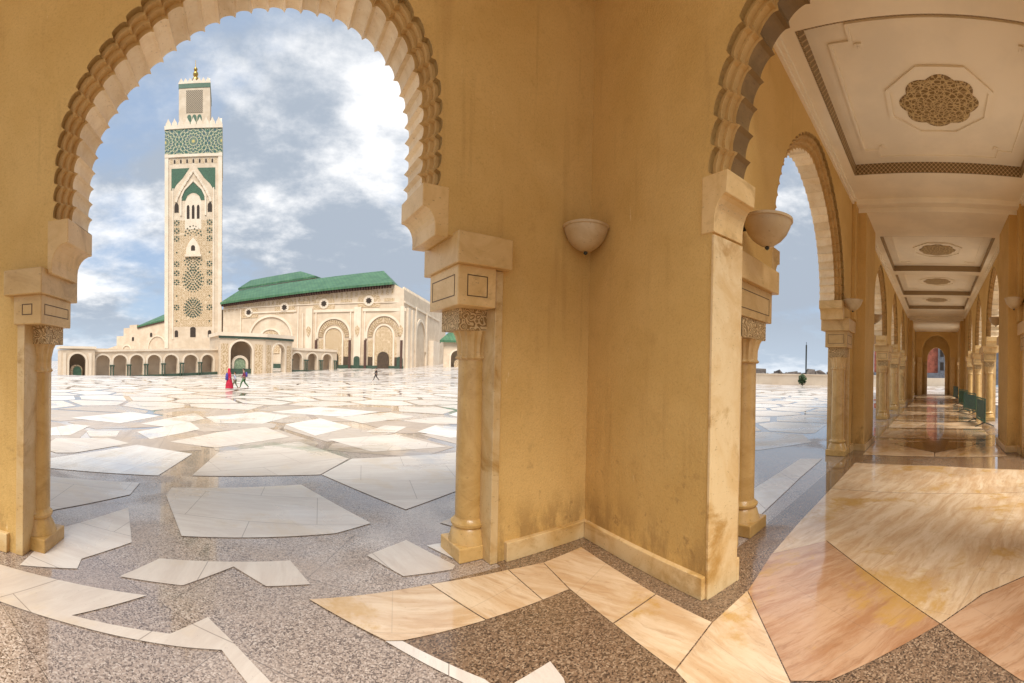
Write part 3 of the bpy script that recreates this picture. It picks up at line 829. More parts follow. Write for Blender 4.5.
bay_left('plaza side gallery arch nearest the far piers', 25.3, 29.9, 24.98, 33.0, 26, 5)
bay_right('first right hand gallery arch cut by the edge of the photo', 4.90, 10.35, 3.92, 11.0, 38)
bay_right('right hand gallery arch just beyond the first piers with a green barrier beneath', 14.1, 19.2, 12.8, 19.66, 28, 5)
bay_right('middle right hand gallery arch of the three beyond the first piers', 20.0, 24.5, 19.68, 24.96, 26, 5)
bay_right('right hand gallery arch nearest the far piers', 25.3, 29.9, 24.98, 33.0, 26, 5)
bay_left('plaza side arch between the far piers and the end wall', 36.4, 41.6, 34.6, 43.9, 20, 4)
bay_right('right hand arch between the far piers and the end wall', 36.4, 41.6, 34.6, 43.9, 20, 4)

def pier_frame(label, x0, x1, zb):
    t = thing('pier_frame', label, 'gallery piers', ((x0 + x1) / 2, 0, 0))
    for sg in (1, -1):
        fr = frG if sg > 0 else frR
        a, b = (x0, x1) if sg > 0 else (-x1, -x0)
        m = MB()
        m.box(fr, a, b, -.32, GT + .1, .002, zb + .3)
        m.box(fr, a - .35, b + .35, -.10, -.001, .002 if False else 3.42, zb + .3)
        o = m.build('pier', M_PLASTER, t, bevel=.01)
        k = MB(); k.box(fr, a - .05, b + .05, -.375, -.321, .002, .17); k.box(fr, a - .05, a - .003, -.32, -.02, .002, .17); k.box(fr, b + .003, b + .05, -.32, -.02, .002, .17)
        k.build('skirting', M_JAMB, o, bevel=.006)
    m = MB()
    m.box(WORLD, x0 - .001, x1 + .001, -GY - .05, GY + .05, zb, 6.9)
    m.box(WORLD, x0 - .30, x0 - .002, -GY + .002, GY - .002, 6.42, 6.56)
    m.build('beam', M_CEIL, t, bevel=.01)
    return t
pier_frame('first pair of plain ochre gallery piers carrying a cream beam', 11.05, 12.7, 6.30)
pier_frame('distant pair of gallery piers in front of the end portal', 33.05, 34.5, 6.30)

# ------------------------------------------------------------------ coffered ceilings
def coffer(label, x0, x1, o0, o1):
    """lower rim from x0 to x1, sunken field between o0 and o1"""
    t = thing('coffered_ceiling', label, 'ceiling', ((o0 + o1) / 2, 0, 6.5))
    zr, zp, yo = 6.55, 6.79, 1.90
    m = MB()
    for (a, b, c, d) in ((x0, o0, -GY, GY), (o1, x1, -GY, GY), (o0, o1, -GY, -yo), (o0, o1, yo, GY)):
        m.box(WORLD, a, b, c, d, zr, zr + .20)
    for sg in (1, -1):                                       # cornice steps against the side walls
        m.box(WORLD, x0, x1, sg * GY - (.10 if sg > 0 else 0), sg * GY + (0 if sg > 0 else .10), zr - .07, zr - .002)
        m.box(WORLD, x0, x1, sg * GY - (.05 if sg > 0 else 0), sg * GY + (0 if sg > 0 else .05), zr - .13, zr - .072)
    m.build('ceiling_rim', M_CEIL, t)
    b = MB()
    for (a, c, d, e) in ((o0 + .002, o0 + .03, -yo + .03, yo - .03), (o1 - .03, o1 - .002, -yo + .03, yo - .03)): b.box(WORLD, a, c, d, e, zr + .006, zp - .002)
    for (d, e) in ((-yo + .002, -yo + .0298), (yo - .0298, yo - .002)): b.box(WORLD, o0 + .002, o1 - .002, d, e, zr + .006, zp - .002)
    b.build('lattice_frieze', M_BAND, t)
    MB().box(WORLD, o0 - .02, o1 + .02, -yo - .02, yo + .02, zp, zp + .08).build('ceiling_panel', M_CEIL, t)
    mid = (o0 + o1) / 2
    g = MB()                                                 # raised fillet round the field, stepped at the corners
    i = .30; c = .30; wd = .05
    X0, X1, Y0, Y1 = o0 + i, o1 - i, -yo + i, yo - i
    for (a, b_, d, e) in ((X0 + c, X1 - c, Y0, Y0 + wd), (X0 + c, X1 - c, Y1 - wd, Y1), (X0, X0 + wd, Y0 + c, Y1 - c), (X1 - wd, X1, Y0 + c, Y1 - c)):
        g.box(WORLD, a, b_, d, e, zp - .03, zp - .001)
    for sx in (0, 1):
        for sy in (0, 1):
            xa = X0 if sx == 0 else X1; ya = Y0 if sy == 0 else Y1; ux = 1 if sx == 0 else -1; uy = 1 if sy == 0 else -1
            def bx(p0, p1, q0, q1): g.box(WORLD, min(xa + ux * p0, xa + ux * p1), max(xa + ux * p0, xa + ux * p1), min(ya + uy * q0, ya + uy * q1), max(ya + uy * q0, ya + uy * q1), zp - .03, zp - .001)
            bx(c, c + wd, wd, c + wd); bx(wd, c - .002, c, c + wd); bx(c + .07, c + .17, c + .07, c + .11); bx(c + .07, c + .11, c + .115, c + .17); bx(c + .115, c + .2, c + .115, c + .15)
    g.build('corner_fillet', M_CEIL, t)
    oc = MB()
    for k in range(8):
        a0, a1 = PI / 8 + k * PI / 4, PI / 8 + (k + 1) * PI / 4
        P = []
        for rr, z in ((.98, zp - .002), (.98, zp - .035), (.90, zp - .035), (.90, zp - .002)):
            for a in (a0, a1): P.append((mid + rr * math.cos(a), rr * math.sin(a), z))
        oc.add(P, [(0, 1, 3, 2), (2, 3, 5, 4), (4, 5, 7, 6)])
    oc.build('octagon_fillet', M_CEIL, t)
    # lobed rosette, domed
    rv = []; n = 96
    rings = [(0.0, .05), (.12, .05), (.3, .045), (.5, .035), (.86, .025), (.97, .02), (1.0, 0.0)]
    vs = [(0, 0, -.06)]; fs = []
    for rr, h in rings[1:]:
        for k in range(n):
            a = 2 * PI * k / n; q = .70 * rr * (1 - (.13 * (1 - abs(math.cos(4 * a))) * (rr ** 2)))
            vs.append((q * math.cos(a), q * math.sin(a), -h))
    for k in range(n): fs.append((0, 1 + k, 1 + (k + 1) % n))
    for r_ in range(len(rings) - 2):
        for k in range(n):
            o = 1 + r_ * n; fs.append((o + k, o + n + k, o + n + (k + 1) % n, o + (k + 1) % n))
    ro = MB().add(vs, fs, .5).build('rosette', M_ROSE, None, smooth=50)
    ro.location = (mid, 0, zp - .003); ro.parent = t; ro.matrix_parent_inverse = Matrix.Translation(t.location).inverted()
    return t
coffer('nearest coffered ceiling with the large brown filigree rosette', 3.9, 11.04, 5.25, 9.45)
coffer('second coffered ceiling just past the cream beam', 12.71, 18.72, 13.75, 18.4)
coffer('third coffered ceiling counted from the near end', 18.73, 24.2, 19.05, 23.9)
coffer('fourth coffered ceiling in front of the far beam', 24.21, 33.04, 24.55, 28.9)
b = MB(); b.box(WORLD, 34.51, 44.0, -GY, GY, 6.55, 6.7)
tag(b.build('ceiling_slab', M_CEIL), 'plain cream ceiling slab between the far piers and the end wall', 'ceiling')
b = MB(); b.box(WORLD, -4.6, 3.55, -.6, 4.22, 6.66, 6.83)  # out of view; extent set for the light on the near walls
tag(b.build('ceiling_slab', M_CEIL), 'unseen cream ceiling slab over the near bay, its edges cut to shape the light', 'ceiling')

# ------------------------------------------------------------------ end portal
frE = frame((44, 0), (0, -1))
te = thing('portal_wall', 'brown end wall of the gallery with a small nested arch', 'portal wall', (44, 0, 0))
def arc_poly(c, hw, z0, zs, zt, n=20, horseshoe=0.0):
    """pointed-round arch outline standing on z0"""
    p = [(c - hw, z0), (c - hw, zs)]
    for k in range(1, n):
        a = PI - PI * k / n
        p.append((c + hw * (1 + horseshoe * math.sin(a)) * math.cos(a), zs + (zt - zs) * math.sin(a) ** .92))
    return p + [(c + hw, zs), (c + hw, z0)]
def hole_wall(fr, s0, s1, z0, z1, d0, d1, holes, mb=None):
    """wall with arched openings that stand on z0: split midway between the openings"""
    mb = mb or MB()
    hs = sorted(holes, key=lambda h: h[0])
    cuts = [s0] + [(hs[i][0] + hs[i][1] + hs[i + 1][0] - hs[i + 1][1]) / 2 for i in range(len(hs) - 1)] + [s1]
    for i, (c, hw, zs, zt) in enumerate(hs):
        a, b = cuts[i], cuts[i + 1]
        q = arc_poly(c, hw, z0, zs, zt)
        mb.prism(fr, [(a, z0), (a, z1), (b, z1), (b, z0)] + q[::-1], d0, d1, .5)
    return mb
hole_wall(frE, -4.2, 4.2, 0, 7.0, 0, .5, [(0, 1.45, 4.3, 6.2)]).build('plaster_wall', M_PLASTER, te)
hole_wall(frE, -4.2, 4.2, 0, 7.0, 1.4, 1.9, [(0, .95, 3.6, 5.0)]).build('inner_wall', M_PLASTER, te)
MB().box(frE, -4.2, 4.2, .501, 1.399, 6.6, 6.9).build('roof_slab', M_CEIL, te)  # covers the open gap, added to keep sun off the inner wall
for sg in (-1, 1):
    MB().box(frE, sg * 2.2 - .1, sg * 2.2 + .1, .502, 1.398, 0, 6.59).build('side_wall', M_PLASTER, te)
for sg in (-1, 1):
    MB().box(frE, sg * 1.5, sg * 1.95, -.22, -.002, .002, 3.9).build('pilaster', M_TRIM, te)
    MB().box(frE, sg * .95, sg * 1.25, 1.2, 1.398, .002, 3.5).build('pilaster', M_TRIM, te)
frB = frame((95, 0), (0, -1))
tb = thing('far_building', 'red and grey building seen through the arch at the end of the gallery', 'building', (95, 0, 0))
MB().box(frB, -14, .4, 0, 9, 1.2, 13).build('red_wall', M_REDW, tb)
MB().box(frB, .41, 14, -.5, 9, 1.2, 13).build('grey_wall', M_GREYW, tb)
MB().box(frB, -14, 14, -1.2, -.51, 0, 2.6).build('dark_base', M_GREYW, tb)
for k in range(5):
    for j in range(3): MB().box(frB, .9 + k * 1.5, 1.7 + k * 1.5, -.53, -.49, 3.2 + j * 3, 5.0 + j * 3).build('window', M_VOID, tb)
fb = MB(); fb.box(frame((80, 0), (0, -1)), -9, 9, 0, .4, -.2, 1.55)
tag(fb.build('low_wall', M_STONE2), 'low cream wall beyond the end portal', 'wall')

# ------------------------------------------------------------------ wall lamps
def wall_lamp(label, p, r, wall_dir, mat=M_LAMP):
    t = thing('wall_lamp', label, 'wall lamp', p, None)
    prof = [(.001, -r * .92), (r * .30, -r * .86), (r * .58, -r * .66), (r * .80, -r * .40), (r * .94, -r * .10), (r * 1.0, r * .12), (r * 1.0, r * .20), (r * .93, r * .20), (r * .85, r * .0), (r * .5, -r * .3), (.001, -r * .4)]
    MB().lathe(p, prof, 32).build('bowl', mat, t, smooth=50)
    d = Vector(wall_dir).normalized()
    MB().lathe(p, [(r * 1.001, r * .08), (r * 1.045, r * .10), (r * 1.045, r * .205), (r * .99, r * .21)], 32).build('rim', mat, t, smooth=40)
    MB().lathe(p, [(.002, -r * 1.06), (r * .07, -r * 1.02), (r * .10, -r * .96), (r * .06, -r * .90)], 16).build('boss', M_IRON, t, smooth=50)
    MB().tube(Vector(p) + d * r * .6, Vector(p) + d * r * 1.35, r * .16).build('bracket', M_IRON, t)
    return t
wall_lamp('pale bowl lamp high in the wall corner right of the large arch', (3.26, 3.58, 3.58), .255, (.5, .5, 0))
wall_lamp('large brown bowl lamp beside the springing of the first gallery arch', (4.36, 1.86, 3.67), .275, (0, 1, 0))
wall_lamp('small brown bowl lamp before the first left gallery pier', (9.95, 2.0, 3.74), .23, (0, 1, 0))
wall_lamp('brown bowl lamp on the right wall before the first right gallery pier', (10.55, -1.95, 3.93), .24, (0, -1, 0))
wall_lamp('distant bowl lamp peeping out behind the first left gallery pier', (13.3, 1.95, 3.85), .23, (0, 1, 0))
wall_lamp('distant bowl lamp peeping out behind the first right gallery pier', (13.6, -1.92, 3.85), .23, (0, -1, 0))

# ------------------------------------------------------------------ crowd barriers on the right of the gallery
def barrier(label, x, y, ang):
    d = Vector((math.cos(ang), math.sin(ang), 0)); nrm = Vector((-d.y, d.x, 0)); p = Vector((x, y, .012)); up = Vector((0, 0, 1))
    t = thing('crowd_barrier', label, 'barrier', tuple(p))
    L = 2.0
    f = MB()
    f.tube(p + up * .14, p + up * 1.08, .022); f.tube(p + d * L + up * .14, p + d * L + up * 1.08, .022)
    f.tube(p + up * 1.08, p + d * L + up * 1.08, .022); f.tube(p + up * .16, p + d * L + up * .16, .02)
    f.build('frame', M_BARG, t)
    b = MB()
    for k in range(1, 16): b.tube(p + d * (L * k / 16) + up * .16, p + d * (L * k / 16) + up * 1.08, .008, 6)
    b.build('bars', M_BARG, t)
    fr = frame(p, d)
    MB().box(fr, .08, L - .08, -.006, .006, .25 + p.z, 1.0 + p.z).build('mesh_panel', M_BARG, t)
    for s in (.05, L - .05):
        q = p + d * s
        k = MB(); k.tube(q + nrm * .38 + up * .012, q + up * .16, .02); k.tube(q - nrm * .38 + up * .012, q + up * .16, .02)
        k.build('foot', M_IRON, t)
    return t
barrier('nearest green crowd barrier on the right with a splayed dark foot', 16.6, -1.95, rad(4))
barrier('second green crowd barrier along the right side of the gallery', 21.6, -2.05, rad(14))
barrier('third green crowd barrier along the right side of the gallery', 26.8, -2.0, rad(12))
barrier('farthest green crowd barrier on the right near the end portal', 35.5, -1.85, rad(8))

# ------------------------------------------------------------------ sea front seen through the gallery arch
par = MB(); fp = frame((69, 4), (.12, 1))
par.box(fp, -2, 70, 0, .6, -.6, 1.75); par.box(fp, -2.1, 70.1, -.12, .72, 1.75, 1.95)
tag(par.build('parapet', M_STONE2), 'long low cream parapet along the sea front', 'parapet')
rk = MB()
for k in range(90):
    rr = random.Random(k)
    x0, y0 = 130 + rr.uniform(-8, 8), 12 + k * .75; s = rr.uniform(1.0, 2.8); z0 = rr.uniform(.2, 1.6)
    P = [Vector((x0 + rr.uniform(-1, 1) * s, y0 + rr.uniform(-1, 1) * s, z0 + rr.uniform(-.6, 1.2) * s * .8)) for _ in range(7)] + [Vector((x0 + s, y0, -9)), Vector((x0 - s, y0 + s, -9)), Vector((x0, y0 - s, -9))]
    bm = bmesh.new()
    for v in P: bm.verts.new(v)
    bmesh.ops.convex_hull(bm, input=bm.verts)
    bm.verts.index_update()
    rk.add([v.co.copy() for v in bm.verts], [[v.index for v in f.verts] for f in bm.faces]); bm.free()
tag(rk.build('breakwater', M_ROCK), 'jagged breakwater of dark blocks behind the parapet', 'breakwater', None, 'stuff')
mp = MB().tube((84, 26.6, -8), (84, 26.6, 8.0), .16).tube((84, 26.6, 8.0), (84, 26.6, 8.6), .05)
tag(mp.build('mast', M_IRON), 'thin dark mast rising from the sea front', 'mast')
sh = thing('shrub', 'small dark green shrub at the foot of the parapet', 'shrub', (66, 21.5, 0))
lf = MB(); rr = random.Random(5)
for k in range(420):
    th, u = rr.uniform(0, 2 * PI), rr.uniform(-1, 1); R_ = .95 * rr.random() ** .4
    c = Vector((66 + R_ * .75 * math.sqrt(1 - u * u) * math.cos(th), 21.5 + R_ * .75 * math.sqrt(1 - u * u) * math.sin(th), 1.05 + R_ * u))
    a = Vector((rr.uniform(-1, 1), rr.uniform(-1, 1), rr.uniform(-1, 1))).normalized(); b_ = a.orthogonal().normalized(); s = .16
    lf.add([c + a * s, c + b_ * s * .6, c - a * s, c - b_ * s * .6], [(0, 1, 2, 3)])
lf.build('foliage', M_LEAF, sh)
MB().tube((66, 21.5, 0), (66, 21.5, .6), .06).build('stem', M_EAVE, sh)

# ------------------------------------------------------------------ minaret
def parent_to(o, t):
    o.parent = t; o.matrix_parent_inverse = t.matrix_world.inverted()
MC = (186 * math.sin((193 - 270) / F), 186 * math.cos((193 - 270) / F))
mt = thing('minaret', 'tall square cream minaret with green mosaic band and gilded finial', 'minaret', (MC[0], MC[1], -4))
frM = frame(MC, (math.cos(.1), math.sin(.1)))
def frM_(s, d, z): return frM(s, d, z)
HW = 12.4
MB().box(frM, -HW, HW, 0, 2 * HW, -4, 104.6).build('shaft', M_STONE, mt)
e = MB()                                                     # corner strips, proud of the shaft
for s in (-1, 1):
    e.box(frM, s * HW - (1.5 if s > 0 else .15), s * HW + (.15 if s > 0 else 1.5), -.35, -.002, 8, 93)
    e.box(frM, s * 8.9 - .25, s * 8.9 + .25, -.25, -.002, 12, 78)
e.box(frM, -HW - .2, HW + .2, -.45, 2 * HW + .2, 91.4, 92.6)
e.box(frM, -HW - .3, HW + .3, -.55, 2 * HW + .3, 103.6, 105.2)
e.build('string_course', M_STONE2, mt)
fr0 = frame((0, 0), (1, 0))
def local_panel(name, mat, poly, fr, d0, d1, parent):
    """panel whose own axes lie in the wall, so its tile pattern follows the wall"""
    o = MB().prism(WORLD, poly, d0, d1).build(name, mat)
    o.matrix_world = Matrix.Translation(fr.o) @ Matrix(((fr.s.x, fr.n.x, 0, 0), (fr.s.y, fr.n.y, 0, 0), (0, 0, 1, 0), (0, 0, 0, 1)))
    mw = o.matrix_world.copy(); o.parent = parent; o.matrix_parent_inverse = Matrix.Translation(parent.location).inverted(); o.matrix_basis = mw
    return o
local_panel('mosaic_band', M_BANDT, [(-HW - .05, 92.7), (HW + .05, 92.7), (HW + .05, 103.5), (-HW - .05, 103.5)], frM, -.25, -.003, mt)
frMs = frame(tuple(frM(HW, 0, 0))[:2], tuple(frM.n)[:2])
local_panel('mosaic_band', M_MOSAIC, [(0, 92.7), (2 * HW, 92.7), (2 * HW, 103.5), (0, 103.5)], frMs, -.25, -.003, mt)
def merlons(mb, fr, s0, s1, d0, d1, z, n, h):
    st = (s1 - s0) / n
    for k in range(n):
        c = s0 + st * (k + .5); a = st * .46
        mb.prism(fr, [(c - a, z), (c + a, z), (c + a * .9, z + h * .35), (c + a * .45, z + h * .62), (c, z + h), (c - a * .45, z + h * .62), (c - a * .9, z + h * .35)], d0, d1)
m = MB(); merlons(m, frM, -HW, HW, 0, .8, 105.2, 9, 3.4); merlons(m, frM, -HW, HW, 2 * HW - .8, 2 * HW, 105.2, 9, 3.4)
merlons(m, frMs, 0, 2 * HW, 0, .8, 105.2, 9, 3.4)
m.build('merlons', M_STONE2, mt)
# blind niches under the band
for k in range(8): MB().prism(frM, arc_poly(-9.6 + k * 2.75, .75, 88.6, 90.0, 91.0, 8), -.06, -.003).build('niche', M_PANEL, mt)
for k in range(7): MB().prism(frM, arc_poly(-8.2 + k * 2.75, .38, 88.8, 89.8, 90.5, 8), -.09, -.061).build('niche_window', M_VOID, mt)
# green spandrels and the great pointed arch
sp = MB()
for sg in (-1, 1): sp.prism(frM, [(sg * 9.6, 86.6), (sg * 1.7, 86.6), (sg * 4.6, 82.4), (sg * 7.4, 79.6), (sg * 8.6, 77.5), (sg * 9.6, 77.2)], -.08, -.003)
sp.build('green_spandrel', M_GREEN, mt)
def poly_band(mb, fr, outline, wdt, d0, d1):
    """zig-zag band following an open outline"""
    for i in range(len(outline) - 1):
        a, b = Vector(outline[i]), Vector(outline[i + 1]); t = (b - a).normalized(); n = Vector((-t.y, t.x)) * wdt / 2
        mb.prism(fr, [tuple(a - n), tuple(b - n), tuple(b + n), tuple(a + n)], d0, d1 - .001 * (i % 2))
m = MB()
zig = []
for k in range(13):
    u = k / 12; zig += [(-7.6 + 7.6 * u, 72 + 13.2 * u ** .8 + (.45 if k % 2 else 0))]
zig2 = [(-a, z) for a, z in reversed(zig)][1:]
poly_band(m, frM, zig + zig2, 1.0, -.40, -.004)
poly_band(m, frM, [(-5.4, 66), (-5.4, 74), (-4.0, 77.2), (-2.0, 79.2), (0, 81.2), (2.0, 79.2), (4.0, 77.2), (5.4, 74), (5.4, 66)], .7, -.38, -.004)
m.build('arch_band', M_STONE2, mt)
MB().prism(frM, [(-5, 72.6), (-4.6, 75), (-3.6, 76.9), (-1.8, 78.6), (0, 80.4), (1.8, 78.6), (3.6, 76.9), (4.6, 75), (5, 72.6), (3.4, 72.6), (2.6, 74.6), (1.2, 75.6), (0, 75.9), (-1.2, 75.6), (-2.6, 74.6), (-3.4, 72.6)], -.10, -.005).build('green_tympanum', M_GREEN, mt)
wl = [((k * 2.2, .62, 64.5, 69.2, 70.6, 10), -.12, -.006) for k in (-1, 0, 1)] + [((k, .95, 67.5, 70.0, 71.6, 10), -.12, -.006) for k in (-7.3, 7.3)]
wl += [((k, .75 if k else 1.2, 13.0, 13.0 + h, 13.8 + h, 10), -.12, -.006) for k, h in ((-7.3, 2.2), (0, 3.6), (7.3, 2.2))] + [((0, .9, 50.6, 52.0, 53.0, 8), -.45, -.402)]
for a_, d0_, d1_ in wl: MB().prism(frM, arc_poly(*a_), d0_, d1_).build('window', M_VOID, mt)
m = MB()
for k in (-1, 0, 1): m.prism(frM, arc_poly(k * 2.2, .95, 60.0, 69.2, 71.2, 10), -.10, -.0065)
m.prism(frM, arc_poly(0, 3.6, 60.0, 71.0, 74.8, 16), -.05, -.004)
m.prism(frM, [(-3.2, 49.0), (3.2, 49.0), (2.9, 52), (1.6, 54.6), (0, 56.5), (-1.6, 54.6), (-2.9, 52)], -.40, -.0045)
m.box(frM, -3.6, 3.6, -.9, -.0055, 48.0, 49.0)
m.build('window_surround', M_STONE2, mt)
# recessed carved field with cut green tile stars
local_panel('carved_field', M_PANEL, [(-8.4, 17.5), (8.4, 17.5), (8.4, 64), (-8.4, 64)], frM, -.035, -.0035, mt)
def dia(c, z, r, d=-.10): dm.prism(frM, [(c - r, z), (c, z - r), (c + r, z), (c, z + r)], d, -.036)
for sg in (-1, 1):
    for z in [20, 26, 31, 37, 41, 45, 50, 56, 59.5, 63]:
        big = z not in (20, 31, 50); dm = MB()
        if big:
            for dx, dz in ((-.75, 0), (.75, 0), (0, .75), (0, -.75)): dia(sg * 7.2 + dx * 1.1, z + dz * 1.1, .52)
            for dx, dz in ((-1, 1), (1, 1), (1, -1), (-1, -1)): dia(sg * 7.2 + dx * .9, z + dz * 1.0 * .9, .26)
        else: dia(sg * 7.2, z, .45)
        dm.build('tile_mosaic', M_DARKTILE, mt)
def star(cz, R, rings, zmin=-99):
    global dm
    dm = MB()
    for k, (rr, n, s) in enumerate(rings):
        for i in range(n):
            a = 2 * PI * (i + .5 * (k % 2)) / n
            zz_ = cz + rr * R * math.cos(a)
            if zz_ >= zmin: dia(rr * R * math.sin(a) * .88, zz_, s)
    dm.build('tile_mosaic', M_DARKTILE, mt)
ringset = [(.0, 1, .5), (.22, 6, .34), (.40, 10, .48), (.60, 14, .50), (.80, 18, .55), (1.0, 20, .34)]
star(38, 5.2, ringset)
star(25.5, 4.6, ringset, zmin=21.5)
star(46.5, 3.4, [(.3, 6, .34), (.6, 10, .45), (.9, 14, .48), (1.25, 14, .4)], zmin=41.8)
star(57.5, 4.2, [(.35, 8, .35), (.65, 12, .45), (.95, 16, .45)], zmin=57)
# toothed edge on the right side of the shaft
tooth = [(HW, 12)]
for k in range(46): tooth += [(HW + .28, 12 + k * 1.75), (HW + .28, 12.8 + k * 1.75), (HW + .06, 12.8 + k * 1.75), (HW + .06, 13.75 + k * 1.75)]
tooth += [(HW, 12 + 46 * 1.75)]
MB().prism(frM, tooth, .4, 1.4).build('edge_trim', M_PANEL, mt)
# lantern
LW = 7.0; c0 = HW - LW
MB().box(frM, -LW, LW, c0, c0 + 2 * LW, 104.6, 126.0).build('lantern', M_STONE, mt)
local_panel('lantern_lattice', M_PANEL if False else M_MOSAIC, [(-3.7, 113.6), (3.7, 113.6), (3.7, 123.6), (-3.7, 123.6)], frM, c0 - .12, c0 - .003, mt).data.materials[0] = lattice('lantern_grille', (.10, .07, .04), (.52, .40, .25), 3.2)
m = MB(); m.box(frM, -LW - .15, LW + .15, c0 - .15, c0 + 2 * LW + .15, 124.7, 126.6); m.build('green_band', M_GREEN, mt)
m = MB()
m.prism(frM, arc_poly(-2.3, 1.0, 108.6, 111.2, 112.8, 8), c0 - .10, c0 - .003); m.prism(frM, arc_poly(2.3, 1.0, 108.6, 111.2, 112.8, 8), c0 - .10, c0 - .003); m.prism(frM, arc_poly(0, 1.0, 108.6, 111.2, 112.8, 8), c0 - .10, c0 - .003)
m.build('lantern_arch', M_GREEN, mt)
m = MB(); m.box(frM, -LW - .2, LW + .2, c0 - .2, c0 + 2 * LW + .2, 126.6, 127.3)
merlons(m, frM, -LW, LW, c0, c0 + .6, 127.3, 7, 2.0)
merlons(m, frM, -LW, LW, c0 + 2 * LW - .6, c0 + 2 * LW, 127.3, 7, 2.0)
frMl = frame(tuple(frM(LW, c0, 0))[:2], tuple(frM.n)[:2]); merlons(m, frMl, 0, 2 * LW, 0, .6, 127.3, 7, 2.0)
m.build('lantern_merlons', M_STONE2, mt)
cc = frM(0, HW, 0)
MB().lathe((cc.x, cc.y, 0), [(5.2, 127.3), (5.0, 128.4), (4.2, 129.6), (2.8, 130.5), (1.4, 131.0), (.5, 131.3)], 24, star=24, amp=.05).build('ribbed_dome', M_STONE2, mt, smooth=30)
fin = MB()
def ball(z, r, mb): mb.lathe((cc.x, cc.y, z), [(.02, -r)] + [(r * math.cos(a), r * math.sin(a)) for a in [PI * (k / 8 - .5) for k in range(1, 8)]] + [(.02, r)], 16)
ball(132.4, 1.7, fin); ball(135.3, 1.25, fin); ball(137.5, .9, fin)
fin.tube((cc.x, cc.y, 131.2), (cc.x, cc.y, 141.8), .32, 8, .1)
fin.build('finial', M_GOLD, mt, smooth=60)
vdir = Vector((MC[0], MC[1], 0)).normalized()
mt.rotation_mode = 'AXIS_ANGLE'; mt.rotation_axis_angle = (rad(-.75), vdir.x, vdir.y, 0)

# ------------------------------------------------------------------ prayer hall
PR = Vector((46.28, 142.68)); hs = Vector((.879, -.477))
frH = frame(PR, hs)
ph = thing('prayer_hall', 'long cream prayer hall with three tall arched portals and green tiled roof', 'mosque hall', (PR.x - 33, PR.y + 18, -3))
ew = lambda s: 31.0 + (s + 4.6) * .058          # eave line rises towards the near corner
MB().prism(frH, [(-75.6, -4), (0, -4), (0, 29.2), (-.8, 29.4), (-3.6, 30.9), (-75.6, ew(-75.6) - .6)], 0, 55).build('hall_wall', M_STONE, ph)
MB().prism(frH, [(-170, -6), (-80, -6), (-80, 27), (-105, 25.0), (-143, 20.4), (-143, 22.3), (-149, 22.3), (-149, 20.8), (-154, 20.8), (-154, 16.4), (-160, 16.4), (-160, 11), (-170, 9)], 14, 50).build('rear_wall', M_STONE, ph)
bt = MB()                                      # buttresses and frames
for s0, s1 in ((-37.3, -34.6), (-18.2, -15.6), (1.2 - 2.4, .25)): bt.box(frH, s0, s1, -.8, -.002, -4, 23.0)
for c, hw in ((-26.1, 8.2), (-7.1, 7.9), (-52.6, 11.2)): bt.box(frH, c - hw, c + hw, -.35, -.003, 21.4 if c > -40 else 22.0, 22.4 if c > -40 else 22.6)
for s0 in (-66.5, -40.6, -38.6, -33.2, -19.6, -14.2): bt.box(frH, s0 - .22, s0 + .22, -.5, -.002, -4, 21.3 if s0 > -40 else 24)
bt.box(frH, -75.6, .2, -.30, -.001, 27.0 - 2.6, 24.75)
bt.build('buttress', M_STONE2, ph)
for s0 in (-36.0, -16.9, -1.0):
    MB().prism(frH, [(s0 - .7, 13.6), (s0, 12.2), (s0 + .7, 13.6), (s0 + .95, 15.2), (s0, 16.4), (s0 - .95, 15.2)], -.98, -.805).build('carved_boss', M_PANEL, ph)
for s0 in (-71, -57.5, -44, -38, -21.5, -5.2): local_panel('carved_frieze', M_PANEL, [(s0 - 2.2, 24.9), (s0 + 2.2, 24.9), (s0 + 2.2, 26.0), (s0 - 2.2, 26.0)], frH, -.14, -.0035, ph)
gb = MB(); gb.box(frH, -75.6, .3, -.95, -.81, -4, 1.9)
gb.build('green_plinth', M_DARKTILE, ph)
def ring_poly(c, hw, zs, zt, t, n=24):
    a = arc_poly(c, hw, zs - .01, zs, zt, n)[1:-1]; b = arc_poly(c, hw + t, zs - .01, zs, zt + t, n)[1:-1]
    return a, b
def arch_band(mb, fr, c, hw, z0, zs, zt, t, d0, d1):
    a = arc_poly(c, hw, z0, zs, zt, 20); b = arc_poly(c, hw + t, z0, zs, zt + t, 20)
    for i in range(len(a) - 1): mb.prism(fr, [a[i], a[i + 1], b[i + 1], b[i]], d0, d1, .5)
